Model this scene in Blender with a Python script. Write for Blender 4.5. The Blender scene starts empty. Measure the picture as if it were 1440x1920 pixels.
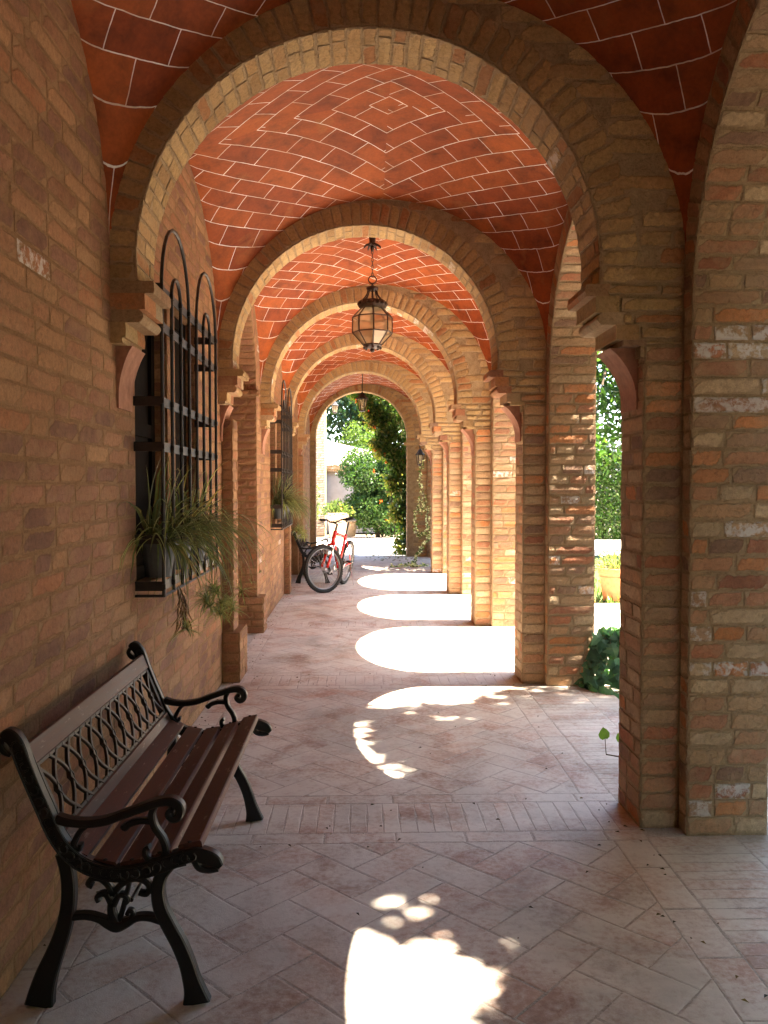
import bpy, math, random
from mathutils import Vector, Matrix
from math import sin, cos, pi, sqrt, radians, atan2

random.seed(11)
R_ = random.Random(5)
SC = bpy.context.scene
COL = SC.collection

# ------------------------------------------------------------------ helpers
class MB:
    """collects faces with a material slot and a per-face colour (alpha = paint / special mask)"""
    def __init__(s):
        s.v = []; s.f = []; s.m = []; s.c = []; s.uv = None; s.e = {}
    def add(s, vs, fs, m=0, c=(1, 1, 1, 0)):
        o = len(s.v)
        s.v.extend(vs)
        for f in fs:
            s.f.append(tuple(i + o for i in f)); s.m.append(m); s.c.append(c)
    def quad(s, a, b, c, d, m=0, col=(1, 1, 1, 0)):
        s.add([a, b, c, d], [(0, 1, 2, 3)], m, col)
    def box(s, x0, x1, y0, y1, z0, z1, m=0, col=(1, 1, 1, 0)):
        v = [(x, y, z) for z in (z0, z1) for y in (y0, y1) for x in (x0, x1)]
        s.add(v, [(0, 2, 3, 1), (4, 5, 7, 6), (0, 1, 5, 4), (2, 6, 7, 3), (0, 4, 6, 2), (1, 3, 7, 5)], m, col)
    def build(s, name, mats, parent=None, smooth=False, loc=None):
        me = bpy.data.meshes.new(name)
        vs = s.v
        if loc is not None:
            vs = [(p[0] - loc[0], p[1] - loc[1], p[2] - loc[2]) for p in vs]
        me.from_pydata([tuple(p) for p in vs], [], s.f)
        for mm in (mats if isinstance(mats, (list, tuple)) else [mats]):
            me.materials.append(mm)
        me.polygons.foreach_set('material_index', s.m)
        at = me.attributes.new('col', 'FLOAT_COLOR', 'FACE')
        flat = []
        for c in s.c:
            flat.extend(c if len(c) == 4 else (c[0], c[1], c[2], 0))
        at.data.foreach_set('color', flat)
        if s.e:      # distance-from-rim value of each brick's face
            ev = [0.] * len(s.v)
            for k, q in s.e.items(): ev[k] = q
            me.attributes.new('edge', 'FLOAT', 'POINT').data.foreach_set('value', ev)
        if s.uv:
            ul = me.uv_layers.new(name='UVMap')
            flat = []
            for fu in s.uv:
                for q in fu:
                    flat.extend(q)
            ul.data.foreach_set('uv', flat)
        if smooth:
            me.polygons.foreach_set('use_smooth', [True] * len(me.polygons))
        me.update()
        o = bpy.data.objects.new(name, me)
        COL.objects.link(o)
        if loc is not None:
            o.location = loc
        if parent is not None:
            o.parent = parent
        return o

def tag(o, label=None, cat=None, group=None, kind=None):
    if label: o['label'] = label
    if cat: o['category'] = cat
    if group: o['group'] = group
    if kind: o['kind'] = kind
    return o

def empty(name, loc=(0, 0, 0), rz=0):
    o = bpy.data.objects.new(name, None)
    o.empty_display_size = .2
    o.location = loc; o.rotation_euler = (0, 0, rz)
    COL.objects.link(o)
    return o

def copy_tree(o, parent=None):
    c = o.copy(); COL.objects.link(c)
    if parent is not None: c.parent = parent
    for ch in [x for x in COL.objects if x.parent == o]:
        copy_tree(ch, c)
    return c

def crom(pts, k=6, closed=False):
    """Catmull-Rom through points of any dimension"""
    n = len(pts); out = []
    rng = range(n if closed else n - 1)
    for i in rng:
        if closed:
            p0, p1, p2, p3 = pts[(i - 1) % n], pts[i], pts[(i + 1) % n], pts[(i + 2) % n]
        else:
            p0, p1, p2, p3 = pts[max(i - 1, 0)], pts[i], pts[i + 1], pts[min(i + 2, n - 1)]
        for j in range(k):
            t = j / k
            out.append(tuple(.5 * (2 * b + (c - a) * t + (2 * a - 5 * b + 4 * c - d) * t * t + (3 * b - a - 3 * c + d) * t ** 3)
                             for a, b, c, d in zip(p0, p1, p2, p3)))
    if not closed: out.append(tuple(pts[-1]))
    return out

def tube(mb, pts, r, n=8, m=0, col=(1, 1, 1, 0), closed=False, caps=True):
    pts = [Vector(p) for p in pts]
    N = len(pts)
    rs = r if isinstance(r, (list, tuple)) else [r] * N
    up = None; rings = []
    for i in range(N):
        a = pts[(i - 1) % N] if (closed or i > 0) else pts[i]
        b = pts[(i + 1) % N] if (closed or i < N - 1) else pts[i]
        t = (b - a)
        if t.length < 1e-9: t = Vector((0, 0, 1))
        t.normalize()
        if up is None:
            up = Vector((0, 0, 1)) if abs(t.z) < .9 else Vector((1, 0, 0))
        s1 = t.cross(up)
        if s1.length < 1e-6:
            s1 = t.cross(Vector((1, .3, .2)))
        s1.normalize(); up = s1.cross(t).normalized()
        rings.append([pts[i] + (s1 * cos(2 * pi * k / n) + up * sin(2 * pi * k / n)) * rs[i] for k in range(n)])
    vs = [p for rg in rings for p in rg]; fs = []
    for i in range(N if closed else N - 1):
        j = (i + 1) % N
        for k in range(n):
            l = (k + 1) % n
            fs.append((i * n + k, i * n + l, j * n + l, j * n + k))
    if caps and not closed:
        fs.append(tuple(range(n - 1, -1, -1))); fs.append(tuple((N - 1) * n + k for k in range(n)))
    mb.add(vs, fs, m, col)

def bar(mb, a, b, w, h, m=0, col=(1, 1, 1, 0), up=Vector((0, 0, 1))):
    """rectangular bar from a to b, w across, h along up"""
    a = Vector(a); b = Vector(b); t = (b - a).normalized()
    s1 = t.cross(up)
    if s1.length < 1e-4: s1 = t.cross(Vector((1, 0, 0)))
    s1.normalize(); u = s1.cross(t).normalized()
    vs = []
    for p in (a, b):
        for (i, j) in ((-1, -1), (1, -1), (1, 1), (-1, 1)):
            vs.append(p + s1 * (w / 2 * i) + u * (h / 2 * j))
    mb.add(vs, [(3, 2, 1, 0), (4, 5, 6, 7), (0, 1, 5, 4), (1, 2, 6, 5), (2, 3, 7, 6), (3, 0, 4, 7)], m, col)

def stroke(mb, pts, ws, frame, t, k=6, ch=.004, m=0, col=(1, 1, 1, 0), smooth=True, closed=False):
    """a flat cast stroke: 2D centreline pts with half widths, extruded to half thickness t with chamfers.
    frame(x, z, n) -> 3D point"""
    if not isinstance(ws, (list, tuple)): ws = [ws] * len(pts)
    P = [(p[0], p[1], w) for p, w in zip(pts, ws)]
    if smooth: P = crom(P, k, closed)
    n = len(P); rings = []
    for i in range(n):
        a = P[(i - 1) % n] if closed or i > 0 else P[i]
        b = P[(i + 1) % n] if closed or i < n - 1 else P[i]
        dx, dz = b[0] - a[0], b[1] - a[1]
        L = math.hypot(dx, dz) or 1
        nx, nz = -dz / L, dx / L
        w = P[i][2]; c = min(ch, w * .5)
        prof = [(-w, -t + c), (-w, t - c), (-w + c, t), (w - c, t), (w, t - c), (w, -t + c), (w - c, -t), (-w + c, -t)]
        rings.append([frame(P[i][0] + nx * q, P[i][1] + nz * q, h) for q, h in prof])
    vs = [p for rg in rings for p in rg]; fs = []
    for i in range(n if closed else n - 1):
        j = (i + 1) % n
        for q in range(8):
            l = (q + 1) % 8
            fs.append((i * 8 + q, i * 8 + l, j * 8 + l, j * 8 + q))
    if not closed:
        fs.append(tuple(range(7, -1, -1))); fs.append(tuple((n - 1) * 8 + q for q in range(8)))
    mb.add(vs, fs, m, col)

def lathe(mb, prof, n=24, o=(0, 0, 0), m=0, col=(1, 1, 1, 0), a0=0, cap=False):
    vs = []
    for (r, z) in prof:
        for k in range(n):
            a = a0 + 2 * pi * k / n
            vs.append((o[0] + r * cos(a), o[1] + r * sin(a), o[2] + z))
    fs = []
    for i in range(len(prof) - 1):
        for k in range(n):
            l = (k + 1) % n
            fs.append((i * n + k, i * n + l, (i + 1) * n + l, (i + 1) * n + k))
    if cap:
        fs.append(tuple(range(n - 1, -1, -1)))
        fs.append(tuple((len(prof) - 1) * n + k for k in range(n)))
    mb.add(vs, fs, m, col)

# ------------------------------------------------------------------ materials
def new_mat(name):
    m = bpy.data.materials.new(name); m.use_nodes = True
    nt = m.node_tree; nt.nodes.clear()
    return m, nt
class NT:
    def __init__(s, nt): s.nt = nt
    def n(s, t, **kw):
        nd = s.nt.nodes.new(t)
        ins = kw.pop('ins', {})
        for k, v in kw.items(): setattr(nd, k, v)
        for k, v in ins.items():
            if isinstance(v, bpy.types.NodeSocket): s.nt.links.new(v, nd.inputs[k])
            else: nd.inputs[k].default_value = v
        return nd
    def l(s, a, b): s.nt.links.new(a, b)
    def noise(s, vec, scale, detail=4, rough=.6, dist=0):
        return s.n('ShaderNodeTexNoise', ins={'Vector': vec, 'Scale': scale, 'Detail': detail, 'Roughness': rough, 'Distortion': dist})
    def ramp(s, fac, stops):
        r = s.n('ShaderNodeValToRGB'); s.l(fac, r.inputs[0])
        e = r.color_ramp.elements
        e[0].position, e[0].color = stops[0][0], tuple(stops[0][1]) + (1,) if not isinstance(stops[0][1], (int, float)) else (stops[0][1],) * 3 + (1,)
        e[1].position, e[1].color = stops[-1][0], tuple(stops[-1][1]) + (1,) if not isinstance(stops[-1][1], (int, float)) else (stops[-1][1],) * 3 + (1,)
        for p, c in stops[1:-1]:
            q = e.new(p); q.color = (c,) * 3 + (1,) if isinstance(c, (int, float)) else tuple(c) + (1,)
        return r.outputs[0]
    def mix(s, fac, a, b, mode='MIX'):
        nd = s.n('ShaderNodeMix', data_type='RGBA', blend_type=mode)
        for i, v in ((0, fac), (6, a), (7, b)):
            if isinstance(v, bpy.types.NodeSocket): s.l(v, nd.inputs[i])
            elif i == 0: nd.inputs[0].default_value = v
            else: nd.inputs[i].default_value = tuple(v) + (1,) if len(v) == 3 else v
        return nd.outputs[2]
    def math(s, op, a, b=0, c=0):
        nd = s.n('ShaderNodeMath', operation=op)
        for i, v in enumerate((a, b, c)):
            if isinstance(v, bpy.types.NodeSocket): s.l(v, nd.inputs[i])
            else: nd.inputs[i].default_value = v
        return nd.outputs[0]
    def bump(s, h, strength, dist, normal=None):
        b = s.n('ShaderNodeBump', ins={'Height': h, 'Strength': strength, 'Distance': dist})
        if normal is not None: s.l(normal, b.inputs['Normal'])
        return b.outputs[0]
    def out(s, col, rough, normal=None, metallic=0, spec=.5, **ins):
        p = s.n('ShaderNodeBsdfPrincipled')
        for k, v in (('Base Color', col), ('Roughness', rough), ('Metallic', metallic), ('Specular IOR Level', spec)):
            if isinstance(v, bpy.types.NodeSocket): s.l(v, p.inputs[k])
            elif k == 'Base Color': p.inputs[k].default_value = tuple(v) + (1,)
            else: p.inputs[k].default_value = v
        for k, v in ins.items():
            p.inputs[k].default_value = v
        if normal is not None: s.l(normal, p.inputs['Normal'])
        o = s.n('ShaderNodeOutputMaterial'); s.l(p.outputs[0], o.inputs[0])
        return p
def pos(N):
    return N.n('ShaderNodeNewGeometry').outputs['Position']

def brick_material(name, mortar, smear=.5, bumpd=.006):
    m, nt = new_mat(name); N = NT(nt)
    p = pos(N)
    at = N.n('ShaderNodeAttribute', attribute_name='col')
    n1 = N.noise(p, 9, 5, .65).outputs[0]
    n2 = N.noise(p, 55, 6, .7).outputs[0]
    n3 = N.noise(p, 240, 3, .6).outputs[0]
    n4 = N.noise(p, 2.1, 4, .6, .5).outputs[0]
    tone = N.ramp(n2, [(.25, .62), (.5, 1.0), (.78, 1.3)])
    c = N.mix(1, at.outputs[0], tone, 'MULTIPLY')
    # mortar flushed raggedly over the rims of the bricks, and thin smears over the faces
    ed = N.n('ShaderNodeAttribute', attribute_name='edge').outputs['Fac']
    nn = N.math('ADD', N.math('MULTIPLY', n2, .75), N.math('MULTIPLY', n1, .55))
    rim = N.math('ADD', ed, N.math('MULTIPLY', N.math('SUBTRACT', nn, .66), 1.15))
    mask = N.ramp(rim, [(-.04 + .06 * smear, 0.0), (.16 + .06 * smear, 1.0)])
    k = N.math('ADD', n1, N.math('MULTIPLY', n4, .6))
    sm = N.ramp(k, [(.78, 0.0), (1.05, smear)])
    c = N.mix(sm, c, mortar)
    c = N.mix(mask, mortar, c)
    c = N.mix(1, c, N.ramp(n3, [(.25, .82), (.75, 1.15)]), 'MULTIPLY')
    # dark soot pits
    dk = N.ramp(N.noise(p, 30, 5, .75, .6).outputs[0], [(.24, 1.0), (.33, 0.0)])
    c = N.mix(N.math('MULTIPLY', dk, .55), c, (.05, .035, .025))
    # flaked lime paint, only on painted bricks
    fl = N.ramp(N.noise(p, 26, 6, .7, .3).outputs[0], [(.45, 0.0), (.56, 1.0)])
    c = N.mix(N.math('MULTIPLY', fl, at.outputs['Alpha']), c, (.66, .62, .58))
    big = N.ramp(n4, [(.3, .82), (.7, 1.12)])
    c = N.mix(1, c, big, 'MULTIPLY')
    h = N.math('ADD', N.math('ADD', N.math('MULTIPLY', n2, .9), N.math('MULTIPLY', n3, .35)), N.math('MULTIPLY', mask, .55))
    N.out(c, .93, N.bump(h, .8, bumpd), spec=.2)
    return m

def mortar_material(name, col, dark):
    m, nt = new_mat(name); N = NT(nt)
    p = pos(N)
    n1 = N.noise(p, 14, 6, .7).outputs[0]; n2 = N.noise(p, 130, 5, .7).outputs[0]
    c = N.mix(N.ramp(n1, [(.3, 0.0), (.7, 1.0)]), dark, col)
    c = N.mix(1, c, N.ramp(n2, [(.2, .55), (.55, 1.0), (.9, 1.25)]), 'MULTIPLY')
    N.out(c, .95, N.bump(N.math('ADD', n1, n2), .9, .009), spec=.15)
    return m

MAT = {}
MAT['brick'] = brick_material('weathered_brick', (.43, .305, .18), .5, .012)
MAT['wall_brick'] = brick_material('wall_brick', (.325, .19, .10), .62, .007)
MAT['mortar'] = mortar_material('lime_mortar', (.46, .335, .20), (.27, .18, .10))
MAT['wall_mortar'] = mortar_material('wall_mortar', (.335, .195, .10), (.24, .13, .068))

def vault_material():
    m, nt = new_mat('vault_tiles'); N = NT(nt)
    uv = N.n('ShaderNodeUVMap', uv_map='UVMap').outputs[0]
    p = pos(N)
    dn = N.noise(p, 5, 3, .6)
    off = N.n('ShaderNodeVectorMath', operation='MULTIPLY_ADD', ins={0: dn.outputs['Color'], 1: (.016, .016, 0), 2: uv}).outputs[0]
    b = N.n('ShaderNodeTexBrick', offset=.5, ins={'Vector': off, 'Color1': (.21, .038, .0065, 1), 'Color2': (.315, .073, .012, 1),
            'Mortar': (1, 1, 1, 1), 'Scale': 1.0, 'Mortar Size': .0027, 'Mortar Smooth': .4, 'Bias': 0, 'Brick Width': .285, 'Row Height': .142})
    fac = b.outputs['Fac']
    n1 = N.noise(p, 7, 5, .65, .4).outputs[0]; n2 = N.noise(p, 60, 4, .6).outputs[0]
    c = N.mix(1, b.outputs['Color'], N.ramp(n1, [(.25, .5), (.48, 1.0), (.74, 1.3)]), 'MULTIPLY')
    st = N.ramp(N.noise(p, 3.2, 4, .6, .8).outputs[0], [(.6, 0.0), (.78, .55)])
    c = N.mix(st, c, (.33, .14, .04))
    c = N.mix(1, c, N.ramp(n2, [(.3, .85), (.7, 1.1)]), 'MULTIPLY')
    gv = N.ramp(N.noise(p, 4, 3, .6).outputs[0], [(.36, .12), (.66, .8)])
    c = N.mix(N.math('MULTIPLY', fac, gv), c, (.46, .25, .135))
    h = N.math('ADD', N.math('MULTIPLY', fac, .6), N.math('MULTIPLY', n2, .4))
    N.out(c, .75, N.bump(h, .5, .004), spec=.3)
    return m
MAT['vault'] = vault_material()

def floor_tile_material():
    m, nt = new_mat('floor_tile'); N = NT(nt)
    p = pos(N)
    at = N.n('ShaderNodeAttribute', attribute_name='col')
    n1 = N.noise(p, 3.3, 6, .68, .5).outputs[0]; n2 = N.noise(p, 42, 6, .75).outputs[0]; n3 = N.noise(p, 260, 3, .6).outputs[0]
    c = N.mix(1, at.outputs[0], N.ramp(n2, [(.25, .72), (.5, 1.0), (.75, 1.2)]), 'MULTIPLY')
    k = N.math('ADD', N.math('MULTIPLY', n1, .75), N.math('MULTIPLY', n2, .4))
    c = N.mix(N.ramp(k, [(.46, .04), (.63, .85)]), c, (.57, .53, .465))
    st = N.ramp(N.noise(p, 1.1, 6, .68, .6).outputs[0], [(.32, .70), (.5, 1.0), (.7, 1.12)])
    c = N.mix(1, c, st, 'MULTIPLY')
    dk = N.ramp(N.noise(p, 75, 4, .7).outputs[0], [(.24, 1.0), (.31, 0.0)])
    c = N.mix(N.math('MULTIPLY', dk, .5), c, (.10, .075, .06))
    N.out(c, N.ramp(n1, [(.3, .55), (.7, .8)]), N.bump(N.math('ADD', n2, N.math('MULTIPLY', n3, .3)), .5, .004), spec=.35)
    return m
MAT['tile'] = floor_tile_material()
MAT['grout'] = mortar_material('floor_grout', (.55, .49, .43), (.38, .32, .27))

def simple(name, col, rough=.6, metallic=0, var=.25, scale=30, bump=.3, bd=.002, spec=.5, attr=False, **ins):
    m, nt = new_mat(name); N = NT(nt); p = pos(N)
    n1 = N.noise(p, scale, 5, .65).outputs[0]
    tone = N.ramp(n1, [(.25, 1 - var), (.75, 1 + var)])
    base = N.n('ShaderNodeAttribute', attribute_name='col').outputs[0] if attr else tuple(col) + (1,)
    c = N.mix(1, base, tone, 'MULTIPLY')
    N.out(c, rough, N.bump(n1, bump, bd), metallic, spec, **ins)
    return m
MAT['iron'] = simple('black_cast_iron', (.006, .0055, .0055), .45, .0, .4, 40, .5, .003, .4)
MAT['grille_iron'] = simple('dark_wrought_iron', (.022, .017, .016), .5, .0, .4, 60, .4, .002, .5)
MAT['plaster'] = simple('pink_plaster', (.36, .18, .12), .9, 0, .3, 22, .5, .006, .2)
MAT['corbel'] = simple('corbel_brick', (.40, .25, .14), .93, 0, .4, 26, .8, .008, .2)
MAT['dark'] = simple('dark_shutter', (.010, .006, .004), .85, 0, .3, 25, .3, .002, .05)
MAT['door'] = simple('brown_door', (.12, .045, .025), .6, 0, .3, 25, .3)
MAT['terracotta'] = simple('terracotta_pot', (.50, .22, .10), .85, 0, .25, 18, .3, .003, .25)
MAT['sunlit_terracotta'] = simple('sunlit_terracotta', (.60, .43, .29), .85, 0, .2, 18, .3, .003, .25)  # paler copy of the terracotta, sunlight put into the pot colour
MAT['soil'] = simple('soil', (.05, .032, .02), .95, 0, .4, 40, .8, .01, .1)
MAT['gravel'] = simple('pale_gravel', (.60, .53, .44), .95, 0, .3, 90, .8, .008, .1)
MAT['lawn'] = simple('lawn', (.06, .09, .03), .95, 0, .5, 7, .6, .01, .1)
MAT['earth'] = simple('earth', (.20, .15, .10), .95, 0, .4, 4, .6, .02, .1)
MAT['plaster_grey'] = simple('grey_render', (.30, .29, .28), .9, 0, .12, 6, .3, .004, .2)
MAT['plaster_white'] = simple('white_render', (.74, .71, .66), .9, 0, .08, 6, .3, .004, .2)
MAT['bark'] = simple('bark', (.14, .10, .07), .95, 0, .45, 20, .9, .02, .1)
MAT['red_paint'] = simple('red_bike_paint', (.55, .015, .012), .25, 0, .05, 60, .0, .001, .6)
MAT['rubber'] = simple('tyre_rubber', (.018, .016, .015), .75, 0, .3, 60, .3, .002, .3)
MAT['chrome'] = simple('brushed_alloy', (.62, .62, .62), .28, 1.0, .1, 60, .05, .001)
MAT['dull_alloy'] = simple('dull_alloy', (.28, .28, .29), .4, 1.0, .15, 60, .05, .001)
MAT['black_plastic'] = simple('black_plastic', (.015, .015, .016), .4, 0, .2, 60, .1, .001)
MAT['attr'] = simple('coloured', (1, 1, 1), .75, 0, .15, 60, .1, .001, .3, attr=True)
MAT['roof'] = simple('roof_tile', (.45, .30, .22), .85, 0, .35, 9, .4, .006, .2)

def wood_material():
    m, nt = new_mat('worn_brown_wood'); N = NT(nt); p = pos(N)
    st = N.n('ShaderNodeVectorMath', operation='MULTIPLY', ins={0: p, 1: (60, 2.2, 60)}).outputs[0]
    g = N.noise(st, 1, 6, .7, .4).outputs[0]
    c = N.ramp(g, [(.25, (.032, .010, .006)), (.5, (.07, .022, .014)), (.8, (.115, .043, .026))])
    st2 = N.n('ShaderNodeVectorMath', operation='MULTIPLY', ins={0: p, 1: (55, 14, 55)}).outputs[0]
    w = N.noise(st2, 1, 6, .75).outputs[0]
    c = N.mix(N.ramp(w, [(.60, 0.0), (.66, .7)]), c, (.26, .18, .14))
    N.out(c, N.ramp(g, [(.2, .42), (.8, .62)]), N.bump(g, .35, .0015), spec=.3)
    return m
MAT['wood'] = wood_material()

def leaf_material(name, trans=.45, rough=.45):
    m, nt = new_mat(name); N = NT(nt)
    at = N.n('ShaderNodeAttribute', attribute_name='col').outputs[0]
    n1 = N.noise(pos(N), 14, 3, .6).outputs[0]
    c = N.mix(1, at, N.ramp(n1, [(.3, .75), (.7, 1.25)]), 'MULTIPLY')
    p = N.n('ShaderNodeBsdfPrincipled'); N.l(c, p.inputs['Base Color']); p.inputs['Roughness'].default_value = rough
    p.inputs['Specular IOR Level'].default_value = .4
    t = N.n('ShaderNodeBsdfTranslucent'); N.l(N.mix(1, c, (1.5, 1.6, .7), 'MULTIPLY'), t.inputs[0])
    mx = N.n('ShaderNodeMixShader', ins={0: trans, 1: p.outputs[0], 2: t.outputs[0]})
    o = N.n('ShaderNodeOutputMaterial'); N.l(mx.outputs[0], o.inputs[0])
    return m
MAT['leaf'] = leaf_material('leaf')
MAT['petal'] = leaf_material('petal', .3, .6)

def glass_material():
    m, nt = new_mat('lantern_glass'); N = NT(nt)
    n1 = N.noise(pos(N), 5, 2, .5).outputs[0]
    g = N.n('ShaderNodeBsdfGlossy', ins={'Roughness': .15, 'Color': (.9, .85, .75, 1)})
    t = N.n('ShaderNodeBsdfTransparent', ins={'Color': (.86, .74, .56, 1)})
    d = N.n('ShaderNodeBsdfTranslucent', ins={'Color': (.75, .66, .52, 1)})
    m1 = N.n('ShaderNodeMixShader', ins={0: N.ramp(n1, [(.35, .26), (.65, .42)]), 1: t.outputs[0], 2: d.outputs[0]})
    m2 = N.n('ShaderNodeMixShader', ins={0: .06, 1: m1.outputs[0], 2: g.outputs[0]})
    o = N.n('ShaderNodeOutputMaterial'); N.l(m2.outputs[0], o.inputs[0])
    return m
MAT['glass'] = glass_material()
# ------------------------------------------------------------------ measurements (metres; camera stands at x=0, y=0, z=1.5)
XL, XP, XI, XO = -1.05, 1.217, 1.389, 1.736       # back wall, pilaster face, arcade inner and outer faces
ARCH = [-1.67, .93, 3.535, 6.17, 8.76, 11.35, 14.0, 17.3]
TH = .30                                          # depth of a transverse arch
ACX, ACZ, AR = .04, 2.436, .983                   # centre and radius of a transverse arch
VCX, VHW, VH = (XL + XI) / 2, (XI - XL) / 2, 1.17
ZS2 = 2.25                                        # springing of the arcade arches

def mute(pal, k, b=1.):
    m = [sum(c[i] for c in pal) / len(pal) for i in range(3)]
    return [tuple((c[i] + (m[i] - c[i]) * k) * (b if i == 2 else 1) for i in range(3)) for c in pal]
def jit(a): return R_.uniform(-a, a)

# ------------------------------------------------------------------ bricks
PAL_PIER = [(.36, .235, .14), (.34, .20, .12), (.38, .25, .15), (.31, .195, .125), (.37, .19, .11), (.36, .15, .085),
            (.28, .12, .075), (.39, .235, .135), (.29, .185, .125), (.23, .14, .10), (.41, .30, .195), (.43, .18, .075), (.34, .17, .105)]
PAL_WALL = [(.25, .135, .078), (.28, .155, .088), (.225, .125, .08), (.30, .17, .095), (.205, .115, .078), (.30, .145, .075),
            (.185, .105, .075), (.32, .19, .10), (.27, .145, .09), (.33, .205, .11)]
PAL_ARCH = [(.42, .285, .155), (.39, .26, .14), (.45, .315, .18), (.34, .215, .12), (.41, .25, .13), (.30, .11, .055), (.44, .30, .17), (.31, .185, .10), (.40, .275, .15)]

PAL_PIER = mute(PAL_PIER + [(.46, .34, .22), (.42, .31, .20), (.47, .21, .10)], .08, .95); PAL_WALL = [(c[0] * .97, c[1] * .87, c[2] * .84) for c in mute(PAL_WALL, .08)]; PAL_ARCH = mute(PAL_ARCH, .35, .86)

def one_brick(mb, M, u0, u1, v0, v1, col, proud, rough, gap, nu=3, nv=2):
    u0 += gap; u1 -= gap; v0 += gap; v1 -= gap
    lift = proud * R_.uniform(.9, 1.5)
    tu, tv = jit(rough * .45), jit(rough * .45)
    vs = []
    inner = []
    e = min(.006, (v1 - v0) * .18)
    # outer skirt at the mortar, then the chamfered rim, then the face
    for j in range(nv + 1):
        for i in range(nu + 1):
            a = i / nu; b = j / nv
            edge = i in (0, nu) or j in (0, nv)
            n = lift + tu * (a - .5) * 2 + tv * (b - .5) * 2 + jit(rough * .5) - (.0016 if edge else 0)
            uu = u0 + e * .3 + (u1 - u0 - e * .6) * a + (jit(.0025) if edge else jit(.01))
            vv = v0 + e * .3 + (v1 - v0 - e * .6) * b + (jit(.0025) if edge else 0)
            vs.append(M(uu, vv, n))
            if edge: inner.append((i, j, len(vs) - 1, uu, vv))
    fs = []
    for j in range(nv):
        for i in range(nu):
            a = j * (nu + 1) + i
            fs.append((a, a + 1, a + nu + 2, a + nu + 1))
    loop = [(i, 0) for i in range(nu)] + [(nu, j) for j in range(nv)] + [(i, nv) for i in range(nu, 0, -1)] + [(0, j) for j in range(nv, 0, -1)]
    d = {(i, j): (k, uu, vv) for i, j, k, uu, vv in inner}
    base = len(vs)
    for (i, j) in loop:
        k, uu, vv = d[(i, j)]
        cu, cv = (u0 + u1) / 2, (v0 + v1) / 2
        vs.append(M(uu + (uu - cu) * .012 + (.002 if uu > cu else -.002), vv + (.002 if vv > cv else -.002), -.012))
    L = len(loop)
    for q in range(L):
        k0 = d[loop[q]][0]; k1 = d[loop[(q + 1) % L]][0]
        fs.append((k1, k0, base + q, base + (q + 1) % L))
    if nu > 1 and nv > 1:
        o = len(mb.v)
        for j in range(1, nv):
            for i in range(1, nu): mb.e[o + j * (nu + 1) + i] = 1.
    mb.add(vs, fs, 0, col)

def lay(mb, M, u0, u1, v0, v1, L=.29, H=.0755, pal=PAL_PIER, proud=.006, rough=.002, gap=.007, skip=None, white=0., single=False, nu=6, nv=2, header=.25):
    rows = max(1, round((v1 - v0) / H)); h = (v1 - v0) / rows
    for r in range(rows):
        va, vb = v0 + r * h + jit(.003), v0 + (r + 1) * h + jit(.003)
        cuts = [u0]
        if not single:
            x = u0 - R_.random() * L
            while True:
                x += (L * .5 if R_.random() < header else L) + jit(.012)
                if x > u1 - .045: break
                if x > u0 + .045: cuts.append(x)
        cuts.append(u1)
        for a, b in zip(cuts[:-1], cuts[1:]):
            if skip and skip((a + b) / 2, (va + vb) / 2): continue
            c = R_.choice(pal); f = R_.uniform(1.06, 1.3)
            al = R_.uniform(.6, 1) if R_.random() < white else 0
            one_brick(mb, M, a, b, va, vb, (c[0] * f, c[1] * f, c[2] * f, al), proud, rough, gap, nu, nv)

def plane(o, U, V, Nn):
    o, U, V, Nn = Vector(o), Vector(U), Vector(V), Vector(Nn)
    return lambda u, v, n: o + U * u + V * v + Nn * n

FX = lambda x: plane((0, x, 0), (1, 0, 0), (0, 0, 1), (0, -1, 0))          # face towards the camera at depth x, u = world x
BX = lambda x: plane((0, x, 0), (1, 0, 0), (0, 0, 1), (0, 1, 0))
LX = lambda x: plane((x, 0, 0), (0, 1, 0), (0, 0, 1), (-1, 0, 0))         # faces -x, u = world y
RX = lambda x: plane((x, 0, 0), (0, 1, 0), (0, 0, 1), (1, 0, 0))          # faces +x

portico = tag(empty('portico'), 'long vaulted brick portico of round arches with tiled ceiling, open arcade on one side', 'portico')
BM = [MAT['brick'], MAT['mortar']]
WM = [MAT['wall_brick'], MAT['wall_mortar']]

def vault_z(x, y, y0, y1):
    u = max(-1, min(1, (x - VCX) / VHW)); v = max(-1, min(1, (y - (y0 + y1) / 2) / ((y1 - y0) / 2)))
    zb = VH * sqrt(max(0, 1 - u * u)); zl = 1.05 * sqrt(max(0, 1 - v * v))
    k = max(0, min(1, (abs(u) + abs(v) - .9) / .85)); p = 4 - 1.5 * k * k * (3 - 2 * k)
    return ACZ + (zb ** p + zl ** p) ** (1 / p)
def prof_z(x):
    u = max(-1, min(1, (x - VCX) / VHW))
    return ACZ + VH * sqrt(max(0, 1 - u * u))

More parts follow.
